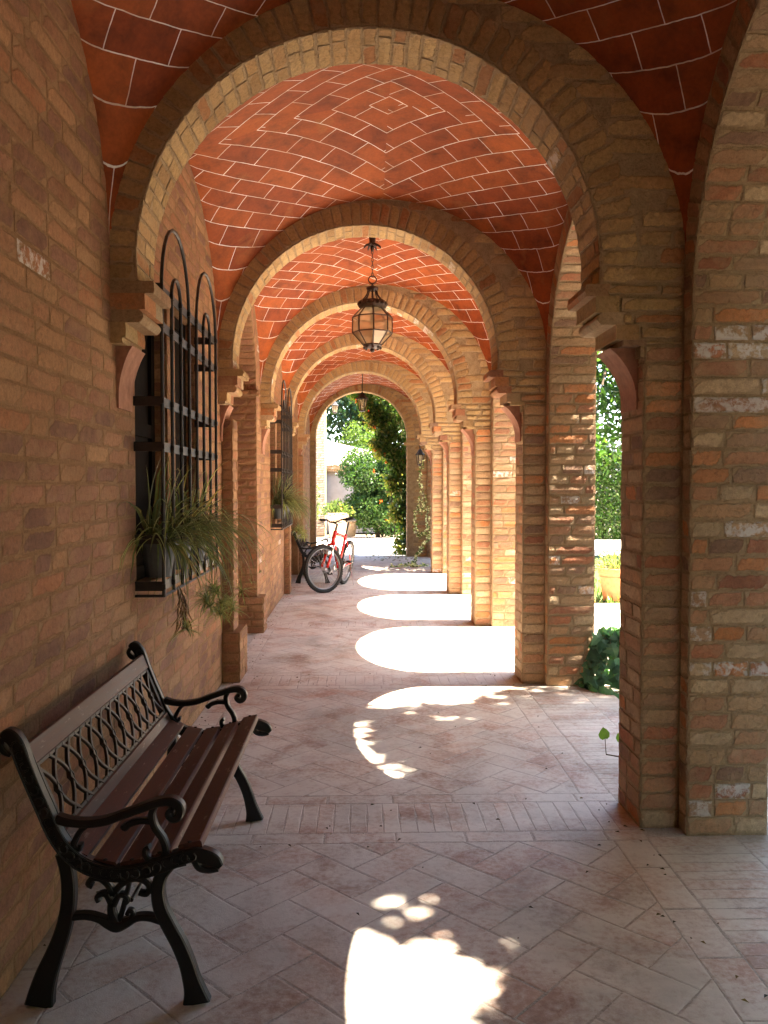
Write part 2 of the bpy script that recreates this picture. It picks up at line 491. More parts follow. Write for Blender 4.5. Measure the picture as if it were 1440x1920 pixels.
# ---- vaults
def build_vault(y0, y1):
    mb = MB(); mb.uv = []
    nu, nv = 40, 36
    th = [-pi / 2 + pi * i / nu for i in range(nu + 1)]
    ph = [-pi / 2 + pi * j / nv for j in range(nv + 1)]
    hl = (y1 - y0) / 2; yc = (y0 + y1) / 2
    P = {}
    for i, t in enumerate(th):
        for j, p in enumerate(ph):
            x = VCX + VHW * sin(t); y = yc + hl * sin(p)
            P[i, j] = Vector((x, y, vault_z(x, y, y0, y1)))
    for i in range(nu):
        for j in range(nv):
            q = [(i, j), (i, j + 1), (i + 1, j + 1), (i + 1, j)]
            mb.quad(*[P[k] for k in q])
            sx = 1 if i >= nu // 2 else -1; sy = 1 if j >= nv // 2 else -1
            uv = []
            for k in q:
                a = abs(P[k].x - VCX); b = abs(P[k].y - yc); q_ = a + b
                s = .64 * q_ + .22 * max(0, q_ - 1.1) ** 2
                t = (b - a) * .7071 * sx * sy
                uv.append((t + (.07 if sx > 0 else .2) + 10, s + 10))
            mb.uv.append(uv)
    return mb.build('vault', MAT['vault'], portico, smooth=True)
for a, b in zip(ARCH[:-1], ARCH[1:]):
    build_vault(a + TH, b)

# ---- transverse arches
CORB = [(.963, 2.306, 2.358), (1.003, 2.238, 2.306), (1.03, 2.185, 2.238), (1.09, 2.122, 2.185), (1.124, 2.098, 2.122)]
def corbel(parent, y, side, detail=True):
    """stepped brick bracket with a scrolled plaster console"""
    mb = MB()
    if side > 0:
        wallx = XP; X = [c[0] for c in CORB]; cons0 = 1.10
    else:
        wallx = XL; X = [-.868, -.905, -.93, -.985, -1.0]; cons0 = -.99
    for k, (x, (_, z0, z1)) in enumerate(zip(X, CORB)):
        yy0, yy1 = y - .004 - .003 * (k % 2), y + TH + .004 + .003 * (k % 2)
        cc = R_.choice(PAL_ARCH + PAL_PIER); f_ = R_.uniform(.9, 1.15); cc = (cc[0] * f_, cc[1] * f_, cc[2] * f_, 0); cd = R_.choice(PAL_ARCH + PAL_PIER) + (0,)
        # rounded nose on every second course
        n = 5 if k in (2, 0) else 2
        bulge = .018 if k == 2 else (.006 if k == 0 else 0)
        ptsz = [z0 + (z1 - z0) * i / n for i in range(n + 1)]
        xs = [x - side * bulge * sin(pi * i / n) + jit(.003) for i in range(n + 1)]
        xw = min(wallx + .05, x + .10) if side > 0 else wallx - .03
        ny = 5
        for i in range(n):
            for q in range(ny):
                ya = yy0 + (yy1 - yy0) * q / ny; yb = yy0 + (yy1 - yy0) * (q + 1) / ny
                mb.quad((xs[i], ya, ptsz[i]), (xs[i], yb, ptsz[i]), (xs[i + 1], yb, ptsz[i + 1]), (xs[i + 1], ya, ptsz[i + 1]), 0, cc if q < 2 + k % 2 else cd)
            for ya in (yy0, yy1):
                mb.quad((xs[i], ya, ptsz[i]), (xw, ya, ptsz[i]), (xw, ya, ptsz[i + 1]), (xs[i + 1], ya, ptsz[i + 1]), 0, cc)
        mb.quad((xs[0], yy0, z0), (xw, yy0, z0), (xw, yy1, z0), (xs[0], yy1, z0), 0, cc)
        mb.quad((xs[-1], yy0, z1), (xw, yy0, z1), (xw, yy1, z1), (xs[-1], yy1, z1), 0, cc)
    mb.e = {q: R_.uniform(.12, .6) for q in range(len(mb.v))}
    o = mb.build('corbel', MAT['brick'], parent)
    # console: concave curve
    mb = MB(); n = 10
    w0, w1 = (y + .07, y + TH - .015)
    pr = []
    for i in range(n + 1):
        t = i / n
        ext = abs(wallx - cons0)
        pr.append((wallx - side * (ext * (1 - sin(t * pi / 2) ** .8) + .012), 2.098 - .215 * t))
    for (x0, z0), (x1, z1) in zip(pr[:-1], pr[1:]):
        mb.quad((x0, w0, z0), (x0, w1, z0), (x1, w1, z1), (x1, w0, z1))
        for ww in (w0, w1):
            mb.quad((x0, ww, z0), (wallx + side * .02, ww, z0), (wallx + side * .02, ww, z1), (x1, ww, z1))
    x0, z0 = pr[-1]
    mb.box(min(x0, wallx + side * .02), max(x0, wallx + side * .02), w0, w1, z0 - .05, z0)
    mb.build('corbel_console', MAT['plaster'], parent)

def transverse_arch(y, detail=True, end=False):
    mb = MB()
    cz, R, cx = (ACZ, AR, ACX) if not end else (2.50, .955, .02)
    y1 = y + TH
    xa, xb = XL - .02, XI + .02
    top = 3.98
    core = MB() if not detail else mb
    mi = 1
    n = 56
    pts = []
    for i in range(n + 1):
        t = pi * i / n
        pts.append((cx + R * cos(t), cz + R * sin(t)))
    rr = .004
    for (xA, zA), (xB, zB) in zip(pts[:-1], pts[1:]):
        for yy, s in ((y, 1), (y1, 0)):
            q = [(xA, yy, zA), (xB, yy, zB), (xB, yy, top), (xA, yy, top)]
            mb.quad(*(q if s else q[::-1]), mi)
        mb.quad((xA, y, zA), (xA, y1, zA), (xB, y1, zB), (xB, y, zB), mi)
    zb = 2.10 if not end else 0
    mb.box(xa, cx - R, y, y1, 2.358 if not end else 0, top, mi)
    mb.box(cx + R, xb, y, y1, 2.358 if not end else 0, top, mi)
    if not end:
        mb.box(1.2, xb, y + .002, y1 - .002, 2.05, 2.099, mi)
    if detail:
        nu, nv = 3, 2
        # soffit
        Ms = lambda u, v, nn: Vector((cx + (R - nn) * cos(v / R), y + u, cz + (R - nn) * sin(v / R)))
        lay(mb, Ms, 0, TH, -.075, pi * R + .075, L=.30, H=.066, pal=PAL_ARCH, proud=.0042, rough=.002, gap=.003, header=.35, white=.04)
        # ring towards the camera
        def Mf(u, v, nn): return Vector((cx + u * cos(v / R), y - nn, cz + u * sin(v / R)))
        lay(mb, Mf, R + .004, R + .165, -.07, pi * R + .07, L=.3, H=.066, pal=PAL_ARCH, proud=.0035, rough=.0014, gap=.003, single=True)
        def sk(u, v):
            dx, dz = u - cx, v - cz
            r = math.hypot(dx, dz)
            if dz > -.09 and r < R + .175 + .03: return True
            if v > prof_z(u) + .12: return True
            if v < 2.36 and u < 1.2: return True
            if dz <= 0 and abs(dx) < R + .03: return True
            return False
        lay(mb, FX(y), XL, XI, 2.362 if not end else .0, 3.75, pal=PAL_ARCH, proud=.0035, rough=.0012, gap=.004, skip=sk)
        if not end:
            for k_, (x_, z0_, z1_) in enumerate(CORB):
                mb.box(x_ + .075, xb, y + .003, y1 - .003, z0_, z1_, mi)
                lay(mb, FX(y), x_ + .085 + .02 * (k_ % 2), XI - .004, z0_ + .002, z1_, pal=PAL_ARCH, proud=.005, rough=.002, H=.06)
        if end:
            lay(mb, LX(cx + R), y, y1, 0, cz - .08, pal=PAL_WALL, single=True, rough=.002, proud=.004)
            lay(mb, RX(cx - R), y, y1, 0, cz - .08, pal=PAL_WALL, single=True, rough=.002, proud=.004)
    o = mb.build('transverse_arch', BM, portico)
    if detail and not end:
        corbel(o, y, 1); corbel(o, y, -1)
    return o
for k, y in enumerate(ARCH):
    transverse_arch(y, detail=k >= 1, end=(k == len(ARCH) - 1))

# ---- pillars of the arcade
def pillar(y, detail=True, white=.0):
    mb = MB()
    ya, yb = y - .085, y + TH + .085
    e = .001
    mb.box(XI, XO, ya, yb, -.05, ZS2, 1)
    mb.box(XP, XI, y, y + TH, -.05, 2.10, 1)
    if detail:
        kw = dict(pal=PAL_PIER, proud=.0042, rough=.0017, gap=.0042)
        lay(mb, FX(ya), XI, XO, .012, ZS2, L=.30, white=white, header=.55, **kw)
        lay(mb, FX(y), XP, XI - .004, .012, 2.10, L=.30, white=white * .4, header=.0, single=True, **kw)
        lay(mb, LX(XP), y, y + TH, .012, 2.10, L=.30, header=.3, **kw)
        lay(mb, LX(XI), ya, y, .012, ZS2, single=True, nu=3, **kw)
        lay(mb, LX(XI), y + TH, yb, .012, ZS2, single=True, nu=3, **kw)
        lay(mb, RX(XO), ya, yb, .012, ZS2, L=.30, **kw)
        lay(mb, BX(yb), XI, XO, .012, ZS2, L=.30, **kw)
    o = mb.build('pillar', BM, portico)
    return o
for k, y in enumerate(ARCH[:-1]):
    pillar(y, detail=k >= 1, white=(.15 if k == 2 else .05))
# the closing wall end on the arcade side
mb = MB(); mb.box(XI, XO, ARCH[-1] - .085, ARCH[-1] + TH, -.05, 3.98, 1)
lay(mb, FX(ARCH[-1] - .085), XI, XO, .012, 2.3)
mb.build('pillar', BM, portico)

# ---- arcade arches between the pillars, also used for the passages in the back wall
def arch_wall(name, mats, x0, x1, ya, yb, zs, rz, ztop, face, pal, detail=True, ring=.16):
    """wall slab x0..x1 with an arched opening ya..yb; face = -1 / +1: which side is the decorated one"""
    mb = MB(); n = 40; yc = (ya + yb) / 2; rx = (yb - ya) / 2
    pts = [(yc + rx * cos(pi * i / n), zs + rz * sin(pi * i / n)) for i in range(n + 1)]
    for (A, zA), (B, zB) in zip(pts[:-1], pts[1:]):
        mb.quad((x0, A, zA), (x0, A, ztop), (x0, B, ztop), (x0, B, zB), 1)
        mb.quad((x1, A, zA), (x1, B, zB), (x1, B, ztop), (x1, A, ztop), 1)
        mb.quad((x0, A, zA), (x0, B, zB), (x1, B, zB), (x1, A, zA), 1)
    if detail:
        arc = pi * (3 * (rx + rz) - sqrt((3 * rx + rz) * (rx + 3 * rz))) / 2
        def Ms(u, v, nn):
            t = v / arc * pi
            return Vector((u, yc + (rx - nn) * cos(t), zs + (rz - nn) * sin(t)))
        lay(mb, Ms, x0, x1, 0, arc, L=.30, H=.068, pal=pal, proud=.004, rough=.0025, gap=.0045, header=.4)
        xf = x0 if face < 0 else x1
        def Mf(u, v, nn):
            t = v / arc * pi
            return Vector((xf + face * nn, yc + (rx + u) * cos(t), zs + (rz + u) * sin(t)))
        lay(mb, Mf, .004, ring, 0, arc, L=.3, H=.068, pal=pal, proud=.003, rough=.0015, gap=.004, single=True)
    return mb.build(name, mats, portico)
for k in range(len(ARCH) - 1):
    ya, yb = ARCH[k] + TH + .085, ARCH[k + 1] - .085
    arch_wall('arcade_arch', BM, XI, XO, ya, yb, ZS2, 1.075, 3.98, -1, PAL_PIER, detail=k >= 1)
# wall over the pillars
for y in ARCH[:-1]:
    mb = MB()
    mb.box(XI, XO, y - .085, y + TH + .085, ZS2, 3.98, 1)
    mb.build('arcade_spandrel', BM, portico)
# plain unseen wall added behind the camera to cut light on the near bays
mb = MB(); mb.box(XL - .5, XO, -1.66, -1.30, 0, 3.98, 1); mb.build('added_end_wall', WM, portico)

# ---- back wall
wm = MB()
ZT = 3.62
def wall_panel(y0, y1, z0, z1, white=.03):
    wm.quad((XL, y0, z0), (XL, y1, z0), (XL, y1, z1), (XL, y0, z1), 1)
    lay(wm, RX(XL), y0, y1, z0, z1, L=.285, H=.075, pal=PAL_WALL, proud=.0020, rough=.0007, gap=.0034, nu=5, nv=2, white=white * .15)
def wall_plain(y0, y1, z0, z1):
    wm.quad((XL, y0, z0), (XL, y1, z0), (XL, y1, z1), (XL, y0, z1), 1)
WIN = [(3.90, 4.55), (4.74, 5.36), (9.68, 10.24), (10.46, 11.02)]
WZ0, WZ1 = 1.02, 2.52
PASS = [(6.56, 8.42)]
DOOR = (12.35, 13.85, 0, 2.35)
wall_plain(-1.7, 1.6, 0, ZT)
wall_panel(1.6, WIN[0][0], 0, ZT)
def window_run(w1, w2, yend):
    wall_panel(w1[0], w2[1], 0, WZ0)
    wall_panel(w1[0], w2[1], WZ1, ZT)
    wall_panel(w1[1], w2[0], WZ0, WZ1)
    wall_panel(w2[1], yend, 0, ZT)
window_run(WIN[0], WIN[1], PASS[0][0])
wall_panel(PASS[0][1], WIN[2][0], 0, ZT)
window_run(WIN[2], WIN[3], DOOR[0])
wall_panel(DOOR[0], DOOR[1], DOOR[3], ZT)
wall_panel(DOOR[1], ARCH[-1], 0, ZT)
for (a, b) in WIN:      # reveals
    d = XL - .16
    wm.quad((XL, a, WZ0), (XL, a, WZ1), (d, a, WZ1), (d, a, WZ0), 1)
    wm.quad((XL, b, WZ0), (d, b, WZ0), (d, b, WZ1), (XL, b, WZ1), 1)
    wm.quad((XL, a, WZ1), (XL, b, WZ1), (d, b, WZ1), (d, a, WZ1), 1)
    wm.quad((XL, a, WZ0), (d, a, WZ0), (d, b, WZ0), (XL, b, WZ0), 1)
    lay(wm, FX(b), d, XL, WZ0, WZ1, pal=PAL_WALL, proud=.002, rough=.0015, single=True)
a, b, z0, z1 = DOOR
d = XL - .18
wm.quad((XL, b, z0), (d, b, z0), (d, b, z1), (XL, b, z1), 1)
wm.quad((XL, a, z0), (XL, a, z1), (d, a, z1), (d, a, z0), 1)
wm.quad((XL, a, z1), (XL, b, z1), (d, b, z1), (d, a, z1), 1)
# passage: jambs, floor-to-spring, back
pa, pb = PASS[0]; d = -2.6
wm.quad((d, pb, 0), (XL, pb, 0), (XL, pb, 2.45), (d, pb, 2.45), 1)
wm.quad((d, pa, 0), (XL, pa, 0), (XL, pa, 2.45), (d, pa, 2.45), 1)
lay(wm, FX(pb), -1.9, XL, .37, 2.45, pal=PAL_WALL, proud=.004, rough=.003)
lay(wm, FX(pb - .055), -1.9, XL + .07, 0, .37, pal=PAL_WALL, proud=.004, rough=.003)
lay(wm, RX(XL + .07), pb - .055, pb + .22, 0, .37, pal=PAL_WALL, proud=.004, rough=.003)
wm.box(-1.9, XL + .066, pb - .052, pb + .217, 0, .366, 1)
lay(wm, FX(pb - .045), -1.9, XL + .03, 2.40, 2.46, pal=PAL_WALL, proud=.004, rough=.003)
wm.box(-1.9, XL + .028, pb - .042, pb + .03, 2.402, 2.458, 1)
wm.quad((d, pa, 0), (d, pb, 0), (d, pb, 3.4), (d, pa, 3.4), 1)
wm.quad((XL - .5, -1.7, 0), (XL - .5, 6.5, 0), (XL - .5, 6.5, 3.98), (XL - .5, -1.7, 3.98), 1)
wm.quad((XL - .5, 8.5, 0), (XL - .5, 17.6, 0), (XL - .5, 17.6, 3.98), (XL - .5, 8.5, 3.98), 1)
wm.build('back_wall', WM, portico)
arch_wall('passage_arch', WM, d, XL, pa, pb, 2.45, .86, 3.98, 1, PAL_WALL)
# slim pilaster with a base beside the passage
mb = MB()
mb.box(XL - .02, -.968, 6.30, 6.55, -.02, 2.0, 1)
lay(mb, RX(-.968), 6.30, 6.55, .39, 2.0, pal=PAL_WALL, proud=.004, rough=.003)
lay(mb, FX(6.30), XL, -.968, .39, 2.0, pal=PAL_WALL, single=True, proud=.004, rough=.003, nu=2)
mb.box(XL - .02, -.915, 6.26, 6.66, -.02, .386, 1)
lay(mb, RX(-.915), 6.26, 6.66, 0, .386, pal=PAL_WALL, proud=.004, rough=.003)
lay(mb, FX(6.26), XL, -.915, 0, .386, pal=PAL_WALL, single=True, proud=.004, rough=.003)
mb.build('pilaster', WM, portico)
# same at the fourth and fifth arches
for y in (11.35, 14.0):
    mb = MB(); mb.box(XL - .02, -.975, y + .02, y + .28, -.02, 2.0, 1)
    lay(mb, RX(-.975), y + .02, y + .28, 0, 2.0, pal=PAL_WALL, proud=.004, rough=.003)
    lay(mb, FX(y + .02), XL, -.975, 0, 2.0, pal=PAL_WALL, single=True, proud=.004, rough=.003, nu=2)
    mb.build('pilaster', WM, portico)
# shutters behind the grilles, door leaf
def shutter(a, b):
    mb = MB(); x = XL - .085
    mb.box(x - .03, x, a + .003, b - .003, WZ0 + .003, WZ1 - .003)
    w = .07
    for (p, q, r, s) in ((a + .004, a + w, WZ0 + .004, WZ1 - .004), (b - w, b - .004, WZ0 + .004, WZ1 - .004), (a + w, b - w, WZ0 + .004, WZ0 + w), (a + w, b - w, WZ1 - w, WZ1 - .004), (a + w, b - w, 1.75, 1.75 + w)):
        mb.box(x, x + .018, p, q, r, s)
    return mb.build('shutter', MAT['dark'], portico)
for a, b in WIN: shutter(a, b)
mb = MB(); a, b, z0, z1 = DOOR; x = XL - .12
mb.box(x - .05, x, a + .003, b - .003, .01, z1 - .003)
for i in range(2):
    for (zz0, zz1) in ((.2, .9), (1.05, 2.2)):
        y0 = a + .12 + i * (b - a) / 2
        mb.box(x, x + .02, y0, y0 + (b - a) / 2 - .22, zz0, zz1)
mb.build('door', MAT['door'], portico)
# roof
mb = MB()
mb.box(-1.7, 2.0, -1.8, 17.75, 3.98, 4.12)
v = [(-1.8, -1.9, 4.121), (2.15, -1.9, 4.121), (2.15, 17.85, 4.121), (-1.8, 17.85, 4.121), (-1.8, -1.9, 5.2), (-1.8, 17.85, 5.2)]
mb.add(v, [(0, 1, 4), (2, 3, 5), (1, 2, 5, 4), (3, 0, 4, 5)])
mb.build('roof', MAT['roof'], portico)

# ------------------------------------------------------------------ window grilles (part of the portico)
def grille(ys, name='window_grille'):
    """box grille of rods standing off the wall, straps across, two pairs of nested hoops on top"""
    xg = -.915; n = 8; W = 1.42
    zb = .985
    mb = MB()
    yb = [ys + W * (.0 + k / 7) for k in range(8)]
    r = .0088
    hoops = [(0, 3), (1, 2), (4, 7), (5, 6)]
    # pairs: outer hoop over bars 0-3, inner hoop over 1-2
    for a, b in hoops:
        y0, y1 = yb[a], yb[b]; rad = (y1 - y0) / 2; yc = (y0 + y1) / 2
        zt = 2.40
        pts = [(xg, y0, zb)] + [(xg, y0, zb + (zt - zb) * t) for t in (.5, 1)]
        pts += [(xg, yc - rad * cos(pi * q / 14), zt + rad * 1.15 * sin(pi * q / 14)) for q in range(1, 14)]
        pts += [(xg, y1, zb + (zt - zb) * t) for t in (1, .5)] + [(xg, y1, zb)]
        tube(mb, pts, r, 6)
    # end returns at the near and far corner (bars close to the wall)
    for y in (yb[0], yb[-1]):
        tube(mb, [(xg + .0, y, zb), (XL + .002, y, zb)], .007, 6)
    tube(mb, [(xg, yb[0], zb), (xg, yb[-1], zb)], .007, 6)
    g = mb.build(name, MAT['grille_iron'], portico)
    for z in (1.03, 1.25, 1.68, 1.89, 2.24, 2.41):
        m2 = MB()
        m2.box(xg - .012, xg - .006, yb[0], yb[-1], z - .022, z + .022)
        for y in (yb[0], yb[-1] - .006):
            m2.box(XL + .001, xg - .012, y, y + .006, z - .022, z + .022)
        for y in yb:
            m2.box(xg - .006, xg + .011, y - .016, y + .016, z - .012, z + .012)
        m2.build('strap', MAT['grille_iron'], g)
    return g
grille(3.87); grille(9.68)
# ------------------------------------------------------------------ floor
PAL_T = [(.41, .285, .215), (.44, .32, .25), (.38, .25, .185), (.43, .33, .265), (.46, .37, .30), (.35, .215, .155), (.41, .295, .23), (.37, .225, .165)]
def clip(poly, x0, x1, y0, y1):
    def cut(P, ins, inter):
        out = []
        for i in range(len(P)):
            a, b = P[i - 1], P[i]
            if ins(b):
                if not ins(a): out.append(inter(a, b))
                out.append(b)
            elif ins(a): out.append(inter(a, b))
        return out
    def ix(c): return lambda a, b: (c, a[1] + (b[1] - a[1]) * (c - a[0]) / (b[0] - a[0]))
    def iy(c): return lambda a, b: (a[0] + (b[0] - a[0]) * (c - a[1]) / (b[1] - a[1]), c)
    for ins, it in ((lambda p: p[0] >= x0 - 1e-9, ix(x0)), (lambda p: p[0] <= x1 + 1e-9, ix(x1)), (lambda p: p[1] >= y0 - 1e-9, iy(y0)), (lambda p: p[1] <= y1 + 1e-9, iy(y1))):
        if not poly: return []
        poly = cut(poly, ins, it)
    return poly
def floor_tile(mb, poly, h=.006, gap=.0014):
    # drop coincident points
    P = []
    for p in poly:
        if not P or math.hypot(p[0] - P[-1][0], p[1] - P[-1][1]) > .004: P.append(p)
    if len(P) > 2 and math.hypot(P[0][0] - P[-1][0], P[0][1] - P[-1][1]) <= .004: P.pop()
    if len(P) < 3: return
    area = sum(P[i - 1][0] * P[i][1] - P[i][0] * P[i - 1][1] for i in range(len(P))) / 2
    if abs(area) < .0012: return
    cx = sum(p[0] for p in P) / len(P); cy = sum(p[1] for p in P) / len(P)
    # subdivide edges for a slightly worn outline
    Q = []
    for i in range(len(P)):
        a, b = P[i], P[(i + 1) % len(P)]
        L = math.hypot(b[0] - a[0], b[1] - a[1]); k = max(1, int(L / .07))
        for j in range(k):
            t = j / k
            Q.append((a[0] + (b[0] - a[0]) * t, a[1] + (b[1] - a[1]) * t))
    tx, ty = jit(.0014), jit(.0014); hh = h + jit(.0005)
    def sh(p, d):
        L = math.hypot(p[0] - cx, p[1] - cy) or 1
        return (p[0] - (p[0] - cx) / L * d, p[1] - (p[1] - cy) / L * d)
    n = len(Q); vs = []
    R1 = [sh(p, gap + R_.random() * .003) for p in Q]
    R2 = [sh(p, .006 + R_.random() * .004) for p in R1]
    zz = lambda p, o: hh + o + (p[0] - cx) * tx + (p[1] - cy) * ty
    vs += [(p[0], p[1], -.004) for p in R1]
    vs += [(p[0], p[1], zz(p, -.0013)) for p in R1]
    vs += [(p[0], p[1], zz(p, 0)) for p in R2]
    vs.append((cx, cy, zz((cx, cy), -.0003)))
    fs = []
    for i in range(n):
        j = (i + 1) % n
        fs += [(i, j, n + j, n + i), (n + i, n + j, 2 * n + j, 2 * n + i), (2 * n + i, 2 * n + j, 3 * n)]
    c = R_.choice(PAL_T); f = R_.uniform(.85, 1.15)
    mb.add(vs, fs, 0, (c[0] * f, c[1] * f, c[2] * f, 0))
fl = MB()
A_ = .163
def herring(x0, x1, y0, y1):
    r = .70710678
    N = 26
    for m in range(-N, N):
        for k in range(-N, N):
            ox, oy = k + 2 * m, k - 2 * m
            for (a, b, c, d) in ((0, 0, 2, 1), (0, 1, 1, 3)):
                q = [(ox + a, oy + b), (ox + c, oy + b), (ox + c, oy + d), (ox + a, oy + d)]
                P = []
                for (X, Y) in q:
                    X *= A_; Y *= A_
                    P.append(((X - Y) * r + (x0 + x1) / 2, (X + Y) * r + (y0 + y1) / 2))
                mx = [p[0] for p in P]; my = [p[1] for p in P]
                if max(mx) < x0 or min(mx) > x1 or max(my) < y0 or min(my) > y1: continue
                P = clip(P, x0, x1, y0, y1)
                if len(P) >= 3: floor_tile(fl, P)
def strip(x0, x1, y0, y1, along, size):
    """a row of tiles along x or y"""
    L = (x1 - x0) if along == 'x' else (y1 - y0)
    p = 0
    while p < L - .01:
        q = min(L, p + size + jit(size * .06))
        if L - q < size * .35: q = L
        if along == 'x': floor_tile(fl, [(x0 + p, y0), (x0 + q, y0), (x0 + q, y1), (x0 + p, y1)])
        else: floor_tile(fl, [(x0, y0 + p), (x1, y0 + p), (x1, y0 + q), (x0, y0 + q)])
        p = q
FX0, FX1 = -.90, 1.065
for k in range(1, len(ARCH)):
    y = ARCH[k]
    a, b = y - .02, y + .31
    strip(XL, XP, a, b, 'x', .072)                # soldier course under each arch
    strip(XL, XP + (0 if k > 2 else 0), a - .10, a, 'x', .30)
    strip(XL, XP, b, b + .10, 'x', .30)
    if k == len(ARCH) - 1: break
    y0, y1 = b + .10, ARCH[k + 1] - .02 - .10
    herring(FX0, FX1, y0, y1)
    strip(XL, FX0, y0, y1, 'y', .30)
    strip(FX1, FX1 + .145, y0, y1, 'y', .30)
    # threshold between the pillars: bricks laid across
    ya, yb = ARCH[k] + TH + .09, ARCH[k + 1] - .09
    strip(FX1 + .147, XI + .20, ya, yb, 'y', .072)
    strip(XI + .20, XO + .06, ya, yb, 'y', .072)
fo = fl.build('floor', [MAT['tile']])
tag(fo, kind='structure')
gm = MB(); gm.box(XL - 1.6, XO + .07, -1.7, 17.75, -.06, .0049)
g_ = gm.build('floor_bed', [MAT['grout']]); tag(g_, kind='structure')

# ------------------------------------------------------------------ ground outside
mb = MB(); mb.quad((-250, -200, -.09), (250, -200, -.09), (250, 500, -.09), (-250, 500, -.09))
tag(mb.build('ground', MAT['earth']), kind='structure')
mb = MB()   # pale gravel forecourt beside the arcade and courtyard at the end
mb.quad((1.76, 3.2, -.03), (4.6, 3.2, -.03), (4.6, 10.62, -.03), (1.76, 10.62, -.03))
mb.quad((1.76, 10.62, -.03), (2.95, 10.62, -.03), (2.95, 17.75, -.03), (1.76, 17.75, -.03))  # unseen strip, added to bounce sunlight into the far bays
tag(mb.build('path', MAT['gravel']), kind='structure')
mb = MB(); mb.quad((-12, 17.76, -.02), (14, 17.76, -.02), (14, 24.0, -.02), (-12, 24.0, -.02))
tag(mb.build('courtyard', MAT['gravel']), kind='structure')
mb = MB(); mb.quad((1.76, 10.64, -.035), (14, 10.64, -.035), (14, 17.74, -.035), (1.76, 17.74, -.035))
tag(mb.build('lawn', MAT['lawn']), kind='structure')

# ------------------------------------------------------------------ camera, light
cam = bpy.data.cameras.new('camera'); co = bpy.data.objects.new('camera', cam); COL.objects.link(co)
cam.sensor_fit = 'VERTICAL'; cam.sensor_height = 24; cam.lens = 24 * 1553 / 1920
cam.clip_end = 1500; cam.clip_start = .05
co.location = (0, 0, 1.5)
yaw = atan2(44, 1553); pit = atan2(50, 1553)
d = Vector((sin(yaw) * cos(pit), cos(yaw) * cos(pit), -sin(pit)))
co.rotation_euler = d.to_track_quat('-Z', 'Y').to_euler()
SC.camera = co

SUN = Vector((1, -.014, 1.876)).normalized()
sl = bpy.data.lights.new('sun', 'SUN'); so = bpy.data.objects.new('sun', sl); COL.objects.link(so)
sl.energy = 5.0; sl.angle = radians(.53); sl.color = (1, .885, .73)
so.rotation_euler = (-SUN).to_track_quat('-Z', 'Y').to_euler(); so.location = (8, 3, 12)
w = bpy.data.worlds.new('World'); SC.world = w; w.use_nodes = True
nt = w.node_tree; nt.nodes.clear()
sky = nt.nodes.new('ShaderNodeTexSky'); sky.sky_type = 'NISHITA'; sky.sun_disc = False
sky.sun_elevation = math.asin(SUN.z); sky.sun_rotation = atan2(SUN.x, SUN.y)
sky.dust_density = 1.5; sky.air_density = 1.0
bg = nt.nodes.new('ShaderNodeBackground'); bg.inputs[1].default_value = .125
ow = nt.nodes.new('ShaderNodeOutputWorld')
nt.links.new(sky.outputs[0], bg.inputs[0]); nt.links.new(bg.outputs[0], ow.inputs[0])
SC.view_settings.view_transform = 'Standard'; SC.view_settings.look = 'None'
SC.view_settings.exposure = 3.75; SC.view_settings.gamma = 1
SC.render.engine = 'CYCLES'
SC.cycles.max_bounces = 12; SC.cycles.diffuse_bounces = 7; SC.cycles.transparent_max_bounces = 16
SC.cycles.use_denoising = True
SC.cycles.sample_clamp_indirect = 8
